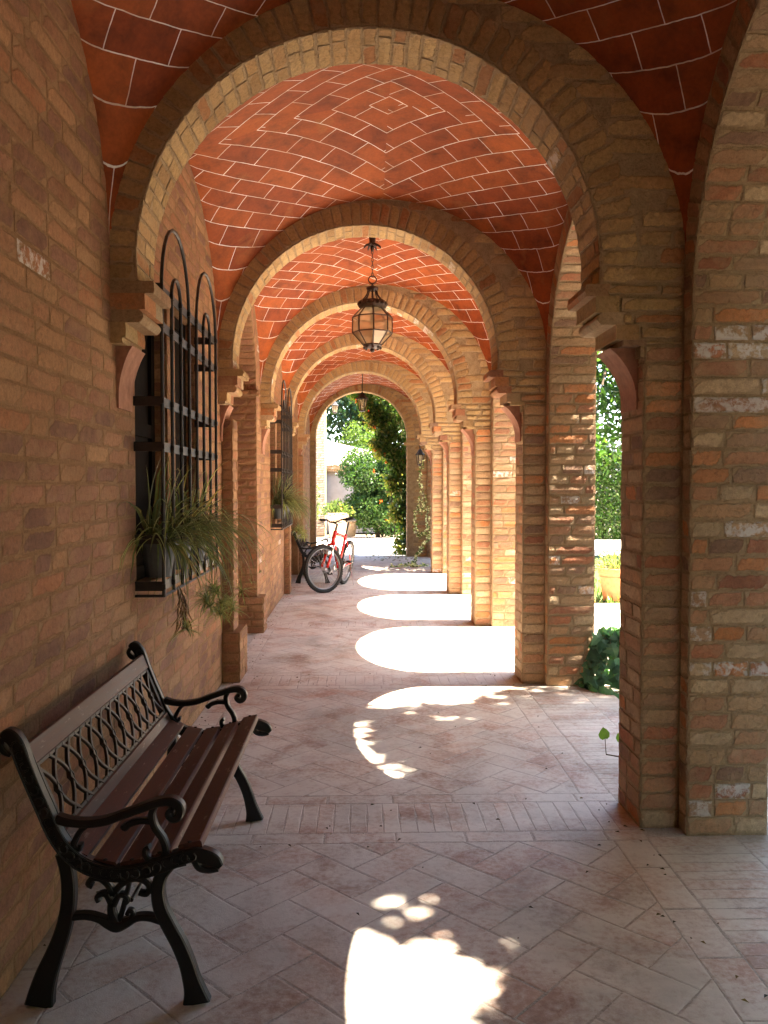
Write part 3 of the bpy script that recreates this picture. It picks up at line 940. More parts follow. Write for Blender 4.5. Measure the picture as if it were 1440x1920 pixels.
# ------------------------------------------------------------------ bench
def make_bench(label, loc, L=1.30):
    root = tag(empty('bench', (0, 0, 0)), label, 'bench')
    ft = .017
    SCALE = 1659.
    def mk(yc):
        def fr(x, z, n): return Vector((x, yc + n, z))
        def T(zx, zy):
            base = 1890 - (zx - 175) * (35 / 740)
            return ((zx - 1708) / SCALE, max(0, (base - zy) / SCALE))
        mb = MB()
        def S(pts, w, k=6, t=ft, closed=False, ch=.004):
            ws = [q / SCALE for q in w] if isinstance(w, (list, tuple)) else w / SCALE
            stroke(mb, [T(*p) for p in pts], ws, fr, t, k, ch, closed=closed)
        # back post running into the seat rail and its rolled nose
        S([(30, 612), (55, 596), (92, 640), (128, 740), (172, 850), (215, 950), (255, 1045), (305, 1125), (370, 1185), (450, 1222), (540, 1240), (640, 1228), (740, 1196), (830, 1160), (905, 1136), (960, 1140), (1010, 1158), (1042, 1186)],
          [26, 34, 36, 34, 33, 33, 34, 36, 37, 37, 37, 37, 36, 35, 34, 36, 32, 16])
        S([(918, 1160), (940, 1196), (985, 1206), (1030, 1198)], [18, 17, 15, 12], 4, ft * .98)
        # back roll at the top
        S([(28, 610), (14, 640), (30, 672), (62, 690)], [14, 16, 16, 8], 4, ft * .98)
        # rear leg
        S([(292, 1150), (316, 1240), (322, 1340), (312, 1440), (285, 1545), (250, 1640), (215, 1730), (190, 1815), (176, 1888)], [30, 32, 33, 34, 37, 42, 50, 58, 68], 6, ft * .97)
        # front leg
        S([(800, 1190), (760, 1240), (742, 1310), (752, 1395), (790, 1480), (838, 1570), (874, 1660), (896, 1740), (912, 1800), (922, 1856)], [26, 30, 31, 33, 34, 35, 36, 40, 50, 66], 6, ft * .97)
        # stretcher with its pointed drop
        S([(330, 1458), (400, 1450), (462, 1462), (505, 1484), (545, 1498), (590, 1480), (640, 1452), (700, 1448), (765, 1466)], [16, 16, 17, 22, 24, 20, 16, 16, 17], 5, ft * .9)
        # scrollwork under the seat
        S([(540, 1485), (522, 1430), (522, 1380)], [26, 20, 18], 4, ft * .7)
        S([(525, 1400), (500, 1350), (478, 1342), (455, 1358), (462, 1380)], [16, 13, 13, 13, 12], 5, ft * .7)
        S([(530, 1395), (556, 1350), (582, 1346), (598, 1366), (584, 1384)], [16, 13, 13, 13, 12], 5, ft * .7)
        S([(528, 1345), (508, 1300), (470, 1268), (432, 1270), (414, 1296), (434, 1308)], [15, 15, 15, 14, 14, 12], 5, ft * .7)
        S([(528, 1345), (570, 1292), (630, 1262), (682, 1274), (702, 1304), (686, 1334), (652, 1330)], [15, 15, 15, 15, 15, 14, 12], 5, ft * .7)
        S([(552, 1480), (572, 1420), (590, 1350), (606, 1280)], [13, 12, 11, 11], 4, ft * .6)
        S([(575, 1470), (612, 1456), (622, 1428), (604, 1420), (594, 1438)], [14, 12, 11, 11, 10], 4, ft * .65)
        S([(505, 1340), (515, 1330), (528, 1342), (541, 1330), (552, 1340), (528, 1372)], 7, 4, ft * .7, closed=True)
        # relief beads along the rail and post
        o = mb.build('side_frame', MAT['iron'], root, smooth=False)
        rb = MB()
        path = crom([(92, 640), (128, 740), (172, 850), (215, 950), (255, 1045), (305, 1125), (370, 1185), (450, 1222), (540, 1240), (640, 1228), (740, 1196), (830, 1160), (905, 1140)], 2)
        for i, (zx, zy) in enumerate(path):
            x, z = T(zx, zy)
            for s in (-1, 1):
                pts = [(x + .0125 * cos(a) , yc + s * (ft + .001), z + .0125 * sin(a)) for a in [i * .9 + q * .75 for q in range(7)]]
                tube(rb, pts, .0032, 5)
        for s in (-1, 1):
            for off in (-31, 31):
                pts = []
                for (ax, az), (bx, bz) in zip(path[:-1], path[1:]):
                    dx, dz = bx - ax, bz - az; l = math.hypot(dx, dz)
                    x, z = T(ax - dz / l * off, az + dx / l * off)
                    pts.append((x, yc + s * ft, z))
                tube(rb, pts, .0028, 5)
        rb.build('relief', MAT['iron'], o)
        mb = MB()
        # armrest and its scrolled prop
        S([(268, 985), (330, 1000), (410, 1003), (500, 988), (590, 952), (680, 916), (760, 888), (815, 884), (848, 910), (846, 950), (818, 966), (794, 948), (802, 926), (822, 928)], [22, 20, 19, 19, 19, 19, 20, 22, 22, 20, 18, 15, 12, 10], 6, ft * 1.05)
        S([(732, 905), (716, 950), (728, 1010), (764, 1064), (780, 1116), (768, 1158), (724, 1172), (690, 1156), (684, 1122), (704, 1108)], [17, 16, 16, 16, 17, 18, 16, 15, 13, 11], 6, ft * .8)
        S([(722, 985), (664, 984), (612, 1000), (588, 1020), (576, 1006)], [14, 14, 15, 16, 10], 5, ft * .75)
        S([(420, 1004), (384, 1036), (358, 1080), (346, 1118), (372, 1128), (380, 1104)], [13, 13, 14, 14, 12, 9], 5, ft * .75)
        mb.build('armrest', MAT['iron'], o)
        return T
    y0, y1 = 0., L
    T = mk(y0); mk(y1)
    # seat slats resting in the curve of the rail
    rail = crom([T(*p) for p in [(370, 1165), (450, 1198), (540, 1212), (640, 1200), (740, 1168), (830, 1132), (905, 1106), (960, 1104)]], 8)
    mb = MB()
    xs = [(-.815), (-.735), (-.655), (-.575), (-.490)]
    for i, xc in enumerate(xs):
        z = min(rail, key=lambda p: abs(p[0] - xc)); k = rail.index(z)
        a = rail[max(0, k - 3)]; b = rail[min(len(rail) - 1, k + 3)]
        t = Vector((b[0] - a[0], 0, b[1] - a[1])).normalized(); nn = Vector((-t.z, 0, t.x))
        c = Vector((xc, 0, z[1] + .006))
        w = .034; h = .011
        prof = [(-w, -h), (w, -h), (w, h - .004), (w - .004, h), (-w + .004, h), (-w, h - .004)]
        vs = []
        for y in (y0 - .004, y1 + .004):
            for p, q in prof: v = c + t * p + nn * q; vs.append((v.x, y, v.z))
        fs = [(q, (q + 1) % 6, 6 + (q + 1) % 6, 6 + q) for q in range(6)] + [(5, 4, 3, 2, 1, 0), (6, 7, 8, 9, 10, 11)]
        mb.add(vs, fs)
        # bolts
        for y in (y0 + .0, y1):
            lathe(mb, [(.007, 0), (.006, .003), (.001, .004)], 8, (c.x + nn.x * h, y, c.z + nn.z * h), 1)
    mb.build('seat', [MAT['wood'], MAT['iron']], root)
    # back: line of the posts
    A = Vector((T(112, 650)[0] - .002, 0, T(112, 650)[1])); B = Vector((T(330, 1130)[0] + .016, 0, T(330, 1130)[1]))
    A, B = Vector((-.962, 0, .735)), Vector((-.838, 0, .430))
    s = (B - A).normalized(); nb = Vector((-s.z, 0, s.x)) * 1.0
    if nb.x < 0: nb = -nb
    H = (B - A).length
    def bk(y, t, n): v = A + s * t + nb * n; return Vector((v.x, y, v.z))
    def board(name, t0, t1):
        mb = MB(); h = .011; e = .004
        prof = [(t0 + e, -h), (t1 - e, -h), (t1, -h + e), (t1, h - e), (t1 - e, h), (t0 + e, h), (t0, h - e), (t0, -h + e)]
        vs = [bk(y, t, n) for y in (y0 - .003, y1 + .003) for t, n in prof]
        fs = [(q, (q + 1) % 8, 8 + (q + 1) % 8, 8 + q) for q in range(8)] + [tuple(range(7, -1, -1)), tuple(range(8, 16))]
        mb.add(vs, fs); mb.build(name, MAT['wood'], root)
    board('top_rail', -.014, .052); board('bottom_rail', H - .068, H + .004)
    # lattice panel: crossing pairs of bowed bars with small squares at mid height
    mb = MB(); t0, t1 = .057, H - .073
    for t in (t0, t1): bar(mb, bk(y0 + .02, t, 0), bk(y1 - .02, t, 0), .012, .008, up=nb)
    for y in (y0 + .034, y1 - .034): bar(mb, bk(y, t0, 0), bk(y, t1, 0), .012, .026, up=Vector((0, 1, 0)))
    nC = 11; p = (y1 - y0 - .10) / nC; tm = (t0 + t1) / 2
    for k in range(nC):
        ya = y0 + .05 + p * k
        for sgn in (1, -1):
            for (ta, tb) in ((t0, tm), (t1, tm)):
                pts = []
                for q in range(9):
                    f = q / 8
                    yy = ya + p / 2 + sgn * p * (.78 * (1 - f) ** 1.3 - .10 * sin(pi * f))
                    yy = min(max(yy, y0 + .04), y1 - .04)
                    pts.append((yy, ta + (tb - ta) * f))
                stroke(mb, pts, .0060, lambda a, b, n: bk(a, b, n), .0055 + .0004 * sgn, 2, .0015)
        q = .012
        pr = [(ya + p / 2, tm - q * 1.5), (ya + p / 2 + q, tm), (ya + p / 2, tm + q * 1.5), (ya + p / 2 - q, tm)]
        stroke(mb, pr, .0032, lambda a, b, n: bk(a, b, n), .0075, 1, .001, smooth=False, closed=True)
    mb.build('lattice_panel', simple('bronzed_iron', (.032, .018, .012), .5, 0, .3, 40, .3, .002, .3), root)
    # tie rod under the seat
    mb = MB(); tube(mb, [(-.66, y0, .30), (-.66, (y0 + y1) / 2, .285), (-.66, y1, .30)], .006, 8)
    mb.build('tie_rod', MAT['iron'], root)
    root.location = loc
    return root
make_bench('black cast iron bench with worn brown slats and lattice back, near the grilled window', (0.0, 2.365, .0075))
make_bench('small black bench half hidden behind the red bicycle', (-.03, 12.62, .0075), 1.2)

# ------------------------------------------------------------------ lanterns
def octagon_lantern():
    x, y = .108, 7.50
    root = tag(empty('hanging_lantern', (x, y, 2.66)), 'octagonal glazed iron lantern hanging by a chain from the tiled vault', 'lantern')
    iron = simple('lantern_iron', (.035, .018, .014), .5, 0, .4, 60, .3)
    Z = lambda zy: 3.715 - (zy - 130) / 985 - 2.66
    n = 8; a0 = .05
    # ceiling hook with leaves
    mb = MB(); lathe(mb, [(.002, Z(250)), (.012, Z(240)), (.02, Z(215)), (.014, Z(195)), (.026, Z(170)), (.03, Z(140)), (.03, Z(128) + .02)], 12)
    for k in range(6):
        a = k * pi / 3
        pts = [(.012 * cos(a), .012 * sin(a), Z(195)), (.04 * cos(a), .04 * sin(a), Z(188)), (.068 * cos(a), .068 * sin(a), Z(205)), (.076 * cos(a), .076 * sin(a), Z(222))]
        tube(mb, crom(pts, 3), [.009, .011, .012, .012, .011, .01, .009, .007, .005, .002][:10], 6)
    mb.build('ceiling_hook', iron, root)
    # chain
    mb = MB(); z = Z(232); k = 0
    while z > Z(448):
        pts = []
        for q in range(14):
            a = 2 * pi * q / 14; u = .009 * cos(a); v = .021 * sin(a)
            pts.append((u if k % 2 == 0 else 0, 0 if k % 2 == 0 else u, z - .02 + v))
        tube(mb, pts, .0032, 5, closed=True); z -= .034; k += 1
    pts = [(.036 * cos(2 * pi * q / 20), .012 * sin(2 * pi * q / 20), Z(495) + .036 * sin(2 * pi * q / 20)) for q in range(20)]
    tube(mb, pts, .0055, 6, closed=True)
    mb.build('chain', iron, root)
    # crown
    mb = MB(); lathe(mb, [(.006, Z(530)), (.012, Z(548)), (.03, Z(556)), (.052, Z(562)), (.054, Z(575)), (.045, Z(590)), (.02, Z(596))], 20)
    for k in range(n):
        a = a0 + 2 * pi * k / n
        pts = [(r * cos(a), r * sin(a), Z(zz)) for r, zz in ((.04, 588), (.048, 620), (.072, 655), (.105, 690), (.118, 715), (.105, 745))]
        tube(mb, crom(pts, 3), .006, 6)
    lathe(mb, [(.100, Z(752)), (.122, Z(742)), (.131, Z(722)), (.131, Z(700)), (.122, Z(682)), (.112, Z(684)), (.112, Z(742)), (.100, Z(748))], 8, a0=a0)
    for k in range(16):
        a = a0 + 2 * pi * k / 16
        lathe(mb, [(.0, -.016), (.014, -.008), (.016, .004), (.008, .016), (0, .018)], 6, (.122 * cos(a), .122 * sin(a), Z(712)))
    mb.build('crown', iron, root)
    # glazing bars
    prof = [(.098, 748), (.178, 828), (.178, 962), (.082, 1068)]
    mb = MB(); gl = MB()
    ring = [[(r * cos(a0 + 2 * pi * k / n), r * sin(a0 + 2 * pi * k / n), Z(zz)) for k in range(n)] for r, zz in prof]
    for rg in ring: tube(mb, rg, .0064, 6, closed=True)
    for k in range(n):
        tube(mb, [rg[k] for rg in ring], .0068, 6)
    m = ring[1]; m2 = ring[2]
    for k in range(n):
        l = (k + 1) % n
        for i in range(3):
            gl.quad(ring[i][k], ring[i][l], ring[i + 1][l], ring[i + 1][k])
    mb.build('glazing_frame', iron, root)
    gl.build('glass', MAT['glass'], root)
    # inside: lamp holder ring
    mb = MB(); lathe(mb, [(.0, Z(760)), (.02, Z(762)), (.022, Z(850)), (.013, Z(855)), (.0, Z(856))], 10)
    mb.build('lamp_holder', MAT['black_plastic'], root)
    mb = MB(); lathe(mb, [(.083, Z(1064)), (.088, Z(1075)), (.07, Z(1090)), (.045, Z(1098)), (.018, Z(1104)), (.022, Z(1116)), (.016, Z(1130)), (.001, Z(1136))], 16, a0=a0)
    for k in range(8):
        a = a0 + 2 * pi * k / 8
        lathe(mb, [(0, -.016), (.012, -.008), (.014, .004), (0, .014)], 6, (.072 * cos(a), .072 * sin(a), Z(1094)))
    mb.build('finial', iron, root)
octagon_lantern()

def coach_lantern(name, x, y, ztop, zbot, w, label, rod_to=None):
    root = tag(empty(name, (x, y, zbot)), label, 'lantern')
    H = ztop - zbot; n = 6; h = H
    iron = MAT['grille_iron']
    mb = MB()
    lathe(mb, [(.002, h * 1.06), (.02, h * 1.0), (w * .22, h * .94), (w * .36, h * .80), (w * .56, h * .70), (w * .56, h * .67), (w * .48, h * .66)], n)
    mb.build('lantern_cap', iron, root)
    mb = MB(); gl = MB()
    rt, rb = w * .46, w * .28
    top = [(rt * cos(2 * pi * k / n), rt * sin(2 * pi * k / n), h * .67) for k in range(n)]
    bot = [(rb * cos(2 * pi * k / n), rb * sin(2 * pi * k / n), h * .1) for k in range(n)]
    for k in range(n):
        tube(mb, [top[k], bot[k]], w * .035, 5)
        gl.quad(top[k], top[(k + 1) % n], bot[(k + 1) % n], bot[k])
    tube(mb, top, w * .035, 5, closed=True); tube(mb, bot, w * .04, 5, closed=True)
    lathe(mb, [(rb, h * .1), (rb * .8, h * .05), (rb * .3, h * .02), (.002, 0)], n)
    mb.build('glazing_frame', iron, root); gl.build('glass', MAT['glass'], root)
    if rod_to:
        mb = MB(); pts = [(0, 0, h), (.003, 0, (rod_to - zbot) * .7), (0, 0, rod_to - zbot)]
        tube(mb, pts, .008, 6); mb.build('hanging_rod', iron, root)
    return root
coach_lantern('hanging_lantern', .035, 15.62, 3.24, 2.87, .21, 'small black coach lantern on a rod in the last bay', vault_z(.035, 15.62, 14.3, 17.3))
L3 = coach_lantern('hanging_lantern', 1.13, 15.7, 2.18, 1.86, .17, 'small lantern on a bracket beside the far brick pillar, draped with pale leaves')
mb = MB(); tube(mb, crom([(0, 0, .30), (.0, 0, .42), (.10, 0, .46), (.27, 0, .42)], 4), .009, 6); mb.build('bracket', MAT['grille_iron'], L3)

# ------------------------------------------------------------------ bicycle
def bicycle():
    root = tag(empty('bicycle'), 'red mountain bike on its kickstand with the front wheel turned, before the small bench', 'bicycle')
    RW = .335
    M_ = Matrix
    base = M_.Translation((-.262, 12.52, .006)) @ M_.Rotation(atan2(-1.0, -.27), 4, 'Z') @ M_.Rotation(radians(-9), 4, 'X')
    root.matrix_world = base
    steer_o = Vector((.865, 0, .80)); ax = Vector((.30, 0, -.95)).normalized()
    st = M_.Translation(steer_o) @ M_.Rotation(radians(37), 4, ax) @ M_.Translation(-steer_o)
    I = M_.Identity(4)
    def part(mb, name, mat, parent=root, tr=I):
        mb.v = [tr @ Vector(p) for p in mb.v]
        return mb.build(name, mat, parent, smooth=True)
    def wheel(cx, tr, label):
        c = Vector((cx, 0, RW))
        ring = lambda r, y=0, n=40: [(c.x + r * cos(2 * pi * k / n), y, c.z + r * sin(2 * pi * k / n)) for k in range(n)]
        mb = MB()
        for y in (-.012, .012): tube(mb, ring(.279, y), .0055, 6, closed=True)
        tube(mb, ring(.286), .009, 6, closed=True)
        w = part(mb, 'rim', MAT['dull_alloy'], None, tr)
        wroot = empty(label); wroot.parent = root
        w.parent = wroot
        mb = MB(); tube(mb, ring(.309, 0, 48), .0275, 10, closed=True)
        for k in range(60):
            a = 2 * pi * k / 60
            for s, r in ((-1, .326), (1, .326), (0, .334)):
                aa = a + (.05 if s else 0)
                lathe(mb, [(.009, -.006), (.009, .006)], 5, (c.x + r * cos(aa), s * .017, c.z + r * sin(aa)), cap=True)
        part(mb, 'tyre', MAT['rubber'], wroot, tr)
        mb = MB()
        for k in range(32):
            a = 2 * pi * k / 32; s = 1 if k % 2 else -1; b = a + (.5 if k % 4 < 2 else -.5)
            tube(mb, [(c.x + .022 * cos(b), s * .028, c.z + .022 * sin(b)), (c.x + .272 * cos(a), 0, c.z + .272 * sin(a))], .0016, 4, caps=False)
        part(mb, 'spokes', MAT['dull_alloy'], wroot, tr)
        mb = MB(); tube(mb, [(c.x, -.05, c.z), (c.x, -.03, c.z), (c.x, .03, c.z), (c.x, .05, c.z)], [.012, .022, .022, .012], 10)
        part(mb, 'hub', MAT['chrome'], wroot, tr)
    wheel(0, I, 'rear_wheel'); wheel(1.06, st, 'front_wheel')
    # frame
    mb = MB(); BBp = (.42, 0, .30); ST = (.27, 0, .78)
    ht = Vector((.845, 0, .86)); hb = ht + ax * .17
    tube(mb, [BBp, ST], .020, 10); tube(mb, [(.285, 0, .74), ht + ax * .03], .021, 10); tube(mb, [BBp, hb - ax * .03], .027, 10)
    tube(mb, [ht, hb], .028, 10)
    for s in (-1, 1):
        tube(mb, [(.40, s * .03, .30), (.2, s * .045, .315), (0, s * .062, RW)], .011, 8)
        tube(mb, [(.29, s * .02, .72), (.15, s * .05, .53), (0, s * .062, RW)], .009, 8)
    part(mb, 'frame', MAT['red_paint'])
    # fork: red upper legs, alloy lowers
    fo = MB(); ax_f = Vector((1.06, 0, RW)); crown = hb + ax * .03
    for s in (-1, 1):
        y = s * .062
        a = crown + Vector((.012, y, 0)); b = ax_f + Vector((-.012, y, .02))
        tube(fo, [a, a.lerp(b, .45)], .014, 8, 1); tube(fo, [a.lerp(b, .42), b], .019, 8, 0)
    tube(fo, [crown + Vector((.01, -.075, 0)), crown + Vector((.02, 0, .01)), crown + Vector((.01, .075, 0))], .02, 8, 0)
    for s in (-1, 1):
        q = crown.lerp(ax_f, .35) + Vector((-.01, s * .05, 0))
        bar(fo, q + Vector((0, 0, .05)), q + Vector((0, 0, -.03)), .02, .03, 1)
    part(fo, 'fork', [MAT['red_paint'], MAT['chrome']], root, st)
    # stem, handlebar
    hp = ht - ax * .10 + Vector((.07, 0, .03))
    mb = MB(); tube(mb, [ht, ht - ax * .10, hp], .016, 8)
    tube(mb, crom([hp + Vector((-.05, -.32, .04)), hp + Vector((-.02, -.16, .03)), hp + Vector((0, -.06, 0)), hp + Vector((0, .06, 0)), hp + Vector((-.02, .16, .03)), hp + Vector((-.05, .32, .04))], 4), .0115, 8)
    hbar = part(mb, 'handlebar', MAT['black_plastic'], root, st)
    for s in (-1, 1):
        mb = MB(); tube(mb, [hp + Vector((-.03, s * .20, .033)), hp + Vector((-.045, s * .27, .036)), hp + Vector((-.055, s * .37, .042))], [.018, .019, .019], 10)
        part(mb, 'grip', MAT['rubber'], hbar, st)
        mb = MB(); tube(mb, [hp + Vector((0, s * .15, .02)), hp + Vector((.055, s * .17, 0)), hp + Vector((.06, s * .27, -.01))], [.012, .008, .006], 6)
        part(mb, 'brake_lever', MAT['chrome'], hbar, st)
    mb = MB()
    for s in (-1, 1):
        tube(mb, crom([hp + Vector((.03, s * .15, .02)), hp + Vector((.12, s * .08, .0)), hp + Vector((.10, s * .02, -.12)), crown + Vector((.04, s * .03, .02))], 5), .0035, 5)
    part(mb, 'brake_cable', MAT['black_plastic'], root, st)
    # saddle
    mb = MB(); sx, sz = .22, .985
    secs = [(-.14, .075, 0), (-.11, .085, .012), (-.05, .078, .012), (.02, .045, .008), (.08, .026, .006), (.13, .02, 0), (.145, .008, -.006)]
    vs = []
    for (dx, w, dz) in secs:
        for k in range(10):
            a = 2 * pi * k / 10
            vs.append((sx + dx, w * cos(a), sz + dz + (.03 if sin(a) > 0 else .022) * sin(a)))
    fs = [(i * 10 + k, i * 10 + (k + 1) % 10, (i + 1) * 10 + (k + 1) % 10, (i + 1) * 10 + k) for i in range(len(secs) - 1) for k in range(10)]
    fs += [tuple(range(9, -1, -1)), tuple(60 + k for k in range(10))]
    mb.add(vs, fs); part(mb, 'saddle', MAT['black_plastic'])
    mb = MB(); tube(mb, [ST, (.225, 0, .96)], .0135, 8); part(mb, 'seat_post', MAT['black_plastic'])
    # transmission
    mb = MB()
    lathe(mb, [(.02, -.004), (.085, -.004), (.085, .004), (.02, .004)], 24)
    mb.v = [Vector((BBp[0] + p[0], -.045 + p[2], BBp[2] + p[1])) for p in mb.v]
    for s, a in ((-1, -.6), (1, pi - .6)):
        e = Vector((BBp[0] + .165 * cos(a), s * .075, BBp[2] + .165 * sin(a)))
        tube(mb, [(BBp[0], s * .06, BBp[2]), e], .011, 6)
    tube(mb, [(BBp[0], -.075, BBp[2]), (BBp[0], .075, BBp[2])], .018, 8)
    cr = part(mb, 'crank', MAT['chrome'])
    for s, a in ((-1, -.6), (1, pi - .6)):
        e = Vector((BBp[0] + .165 * cos(a), s * .12, BBp[2] + .165 * sin(a)))
        mb = MB(); mb.box(e.x - .045, e.x + .045, e.y - .04, e.y + .04, e.z - .012, e.z + .012); part(mb, 'pedal', MAT['black_plastic'], cr)
    mb = MB()
    for z in (.085, -.085): tube(mb, [(BBp[0], -.045, BBp[2] + z), (.0, -.045, RW + z * .45)], .004, 4)
    lathe(mb, [(.03, -.05), (.045, -.045), (.03, -.03)], 14); k0 = len(mb.v) - 42
    for i in range(k0, len(mb.v)): p = mb.v[i]; mb.v[i] = Vector((p[0], p[2] , RW + p[1]))
    part(mb, 'chain', MAT['rubber'])
    mb = MB(); tube(mb, [(.03, .07, RW - .03), (.10, .19, .03), (.105, .215, .025)], .008, 6); part(mb, 'kickstand', MAT['chrome'])
    mb = MB(); lathe(mb, [(.0, 0), (.034, .005), (.036, .15), (.022, .17), (.014, .20), (.0, .205)], 14)
    tr = M_.Translation((.56, 0, .42)) @ M_.Rotation(radians(38), 4, 'Y')
    part(mb, 'bottle', MAT['black_plastic'], root, M_.Translation((-.02, 0, .05)) @ tr)
    mb = MB()
    tube(mb, crom([(.02, -.05, RW), (.03, -.065, RW - .09), (.0, -.06, RW - .17), (-.03, -.055, RW - .15)], 4), .012, 6); part(mb, 'gear_changer', MAT['black_plastic'])
bicycle()

# ------------------------------------------------------------------ foliage helpers
def rnd(a, b): return R_.uniform(a, b)
def leaf(mb, p, d, up, L, W, col, fold=.25, shape=0):
    """one leaf: bent blade of four or six faces"""
    d = d.normalized(); s = d.cross(up)
    if s.length < 1e-3: s = d.cross(Vector((1, .2, .1)))
    s.normalize(); n = s.cross(d)
    a = p; t = p + d * L - n * L * .18
    m = p + d * L * .45
    l = m + s * W * .5 + n * W * fold; r = m - s * W * .5 + n * W * fold
    mb.add([a, r, t, l, m], [(0, 1, 4), (1, 2, 4), (2, 3, 4), (3, 0, 4)] if shape else [(0, 1, 2, 3)], 0, col)
def shade(c, v=.3):
    f = rnd(1 - v, 1 + v); g = rnd(.92, 1.08)
    return (c[0] * f * g, c[1] * f, c[2] * f, 0)
def rdir():
    while True:
        v = Vector((rnd(-1, 1), rnd(-1, 1), rnd(-1, 1)))
        if .05 < v.length < 1: return v.normalized()

# ------------------------------------------------------------------ spider plants in the grilles
def spider_plant(x, y, z, label, n=110, runners=4, group='spider plants in the window grilles', side=1.0):
    root = tag(empty('spider_plant', (x, y, z)), label, 'plant', group)
    mb = MB(); lathe(mb, [(.06, 0), (.085, .15), (.095, .15), (.095, .175), (.082, .175), (.078, .155), (.0, .15)], 18)
    mb.build('pot', simple('grey_pot', (.10, .11, .12), .7, 0, .2, 20, .2), root)
    mb = MB()
    def blade(p0, d0, L, w, drop, c0, c1, segs=9):
        p = Vector(p0); d = d0.normalized(); pts = [p.copy()]; st = L / segs
        tw = rnd(-.1, .1)
        for k in range(segs):
            d = (d + Vector((tw * .3, tw * .2, -drop * (.5 + k / segs)))).normalized()
            p = p + d * st
            # stay on the corridor side of the wall
            if p.x + x < XL + .02 and segs > 3: p.x = XL + .02 - x + rnd(0, .01)
            pts.append(p.copy())
        for k in range(segs):
            a, b = pts[k], pts[k + 1]
            t = (b - a).normalized(); s = t.cross(Vector((0, 0, 1)))
            if s.length < 1e-3: s = Vector((1, 0, 0))
            s.normalize()
            f0 = w * (1 - (k / segs) ** 2.2); f1 = w * (1 - ((k + 1) / segs) ** 2.2)
            nrm = s.cross(t)
            for (q0, q1, cc, dz0, dz1) in ((-1, -.35, c1, .25, 0), (-.35, .35, c0, 0, 0), (.35, 1, c1, 0, .25)):
                mb.quad(a + s * f0 * q0 + nrm * f0 * dz0, a + s * f0 * q1 + nrm * f0 * dz1, b + s * f1 * q1 + nrm * f1 * dz1, b + s * f1 * q0 + nrm * f1 * dz0, 0, cc)
    for k in range(n):
        a = rnd(-pi, pi); el = rnd(.25, 1.25)
        d = Vector((cos(a) * cos(el) * .8 + .42 * side, sin(a) * cos(el) * 1.05, sin(el)))
        g = shade((.125, .145, .08), .3); pale = shade((.42, .42, .28), .22)
        if R_.random() < .07: g = shade((.22, .17, .09), .2); pale = g
        blade((rnd(-.05, .05), rnd(-.05, .05), .155), d, rnd(.30, .62), rnd(.0052, .0088), rnd(.13, .36), pale if R_.random() < .5 else g, g)
    for k in range(runners):
        a = rnd(-1.1, 1.1)
        long_ = k == 0
        p = Vector((rnd(0, .06), rnd(-.15, .15), .16)); d = Vector((.5, (.9 if long_ else a * .4), .7)).normalized()
        pts = [p.copy()]
        L = rnd(1.0, 1.3) if long_ else rnd(.42, .66)
        for q in range(16):
            d = (d + Vector((rnd(-.03, .03) - .03, rnd(-.03, .03), -.12 if long_ else -.34))).normalized(); p = p + d * L / 16
            pts.append(p.copy())
        tube(mb, pts, .0016, 4, 0, (.25, .19, .10, 0))
        for q in range(5 if long_ else 26):
            dd = Vector((rnd(-1, 1), rnd(-1, 1), rnd(-.3, 1)))
            g = shade((.10, .13, .055), .3)
            blade(pts[-1], dd, rnd(.03, .06) if long_ else rnd(.06, .15), .0042, .3, g, shade((.28, .28, .15), .2), 4)
    mb.build('leaves', MAT['leaf'], root)
    return root
spider_plant(-.975, 4.02, 1.06, 'spider plant in grey pot behind the near corner of the closer grille', 115, 5)
spider_plant(-.975, 4.40, 1.06, 'striped spider plant in the middle of the closer grille, trailing dry runners', 135, 8)
spider_plant(-.975, 4.85, 1.06, 'spider plant at the far end of the closer grille, with long arching runners', 125, 6)
spider_plant(-.975, 9.98, 1.10, 'pale spider plant in near half of the farther grille', 170, 5)
spider_plant(-.975, 10.52, 1.10, 'bushy pale spider plant in far half of the farther grille', 190, 7)
# dry brown tuft hanging below the closer grille
mb = MB(); p0 = Vector((-.885, 4.10, 1.0))
for k in range(60):
    p = p0 + Vector((rnd(-.02, .03), rnd(-.04, .04), rnd(-.16, .02))); d = Vector((rnd(-.5, .6), rnd(-.6, .6), -1)).normalized()
    leaf(mb, p, d, rdir(), rnd(.05, .13), .008, shade((.13, .075, .04), .3))
tag(mb.build('dry_plant', MAT['leaf'], loc=p0), 'tuft of dry brown leaves hanging under the closer window grille', 'plant')
# long thin runners leaning out over the wall
# ------------------------------------------------------------------ garden and courtyard
def proj(p):
    """where a point's shadow lands on the portico floor"""
    return p.x - p.z * SUN.x / SUN.z, p.y - p.z * SUN.y / SUN.z
def lit(X, Y):
    """gaps in the shade tree's crown, as floor coordinates of the sun patches they let through"""
    if Y > 6.12 or (Y > 6.0 and X > 1.5): return True
    if 5.30 < Y: return (Y > 5.47 + .33 * max(0, X - .08) and X < 1.0 + (Y - 5.9)) or (X - .38) ** 2 + (Y - 5.36) ** 2 < .003
    if 4.15 < Y < 4.78 and X < .05 + (4.72 - Y) * .55: return True
    if 2.02 < Y < 2.78 and X < .16 + .24 * sin((Y - 2.02) / .8 * pi): return True
    if 4.7 < Y < 5.45 and X < .02 + .08 * sin(Y * 23): return True
    for (a, b, r) in ((.0, 5.33, .10), (.0, 5.12, .08), (-.02, 4.88, .09), (.40, 5.26, .075), (.66, 5.32, .075), (.22, 5.36, .06), (.20, 2.95, .11), (.50, 2.10, .14), (.64, 2.36, .12), (.44, 2.70, .13), (.66, 2.62, .08), (.02, 3.0, .09), (.78, 2.04, .12), (.40, 2.42, .10)):
        if (X - a) ** 2 + (Y - b) ** 2 < r * r: return True
    return False
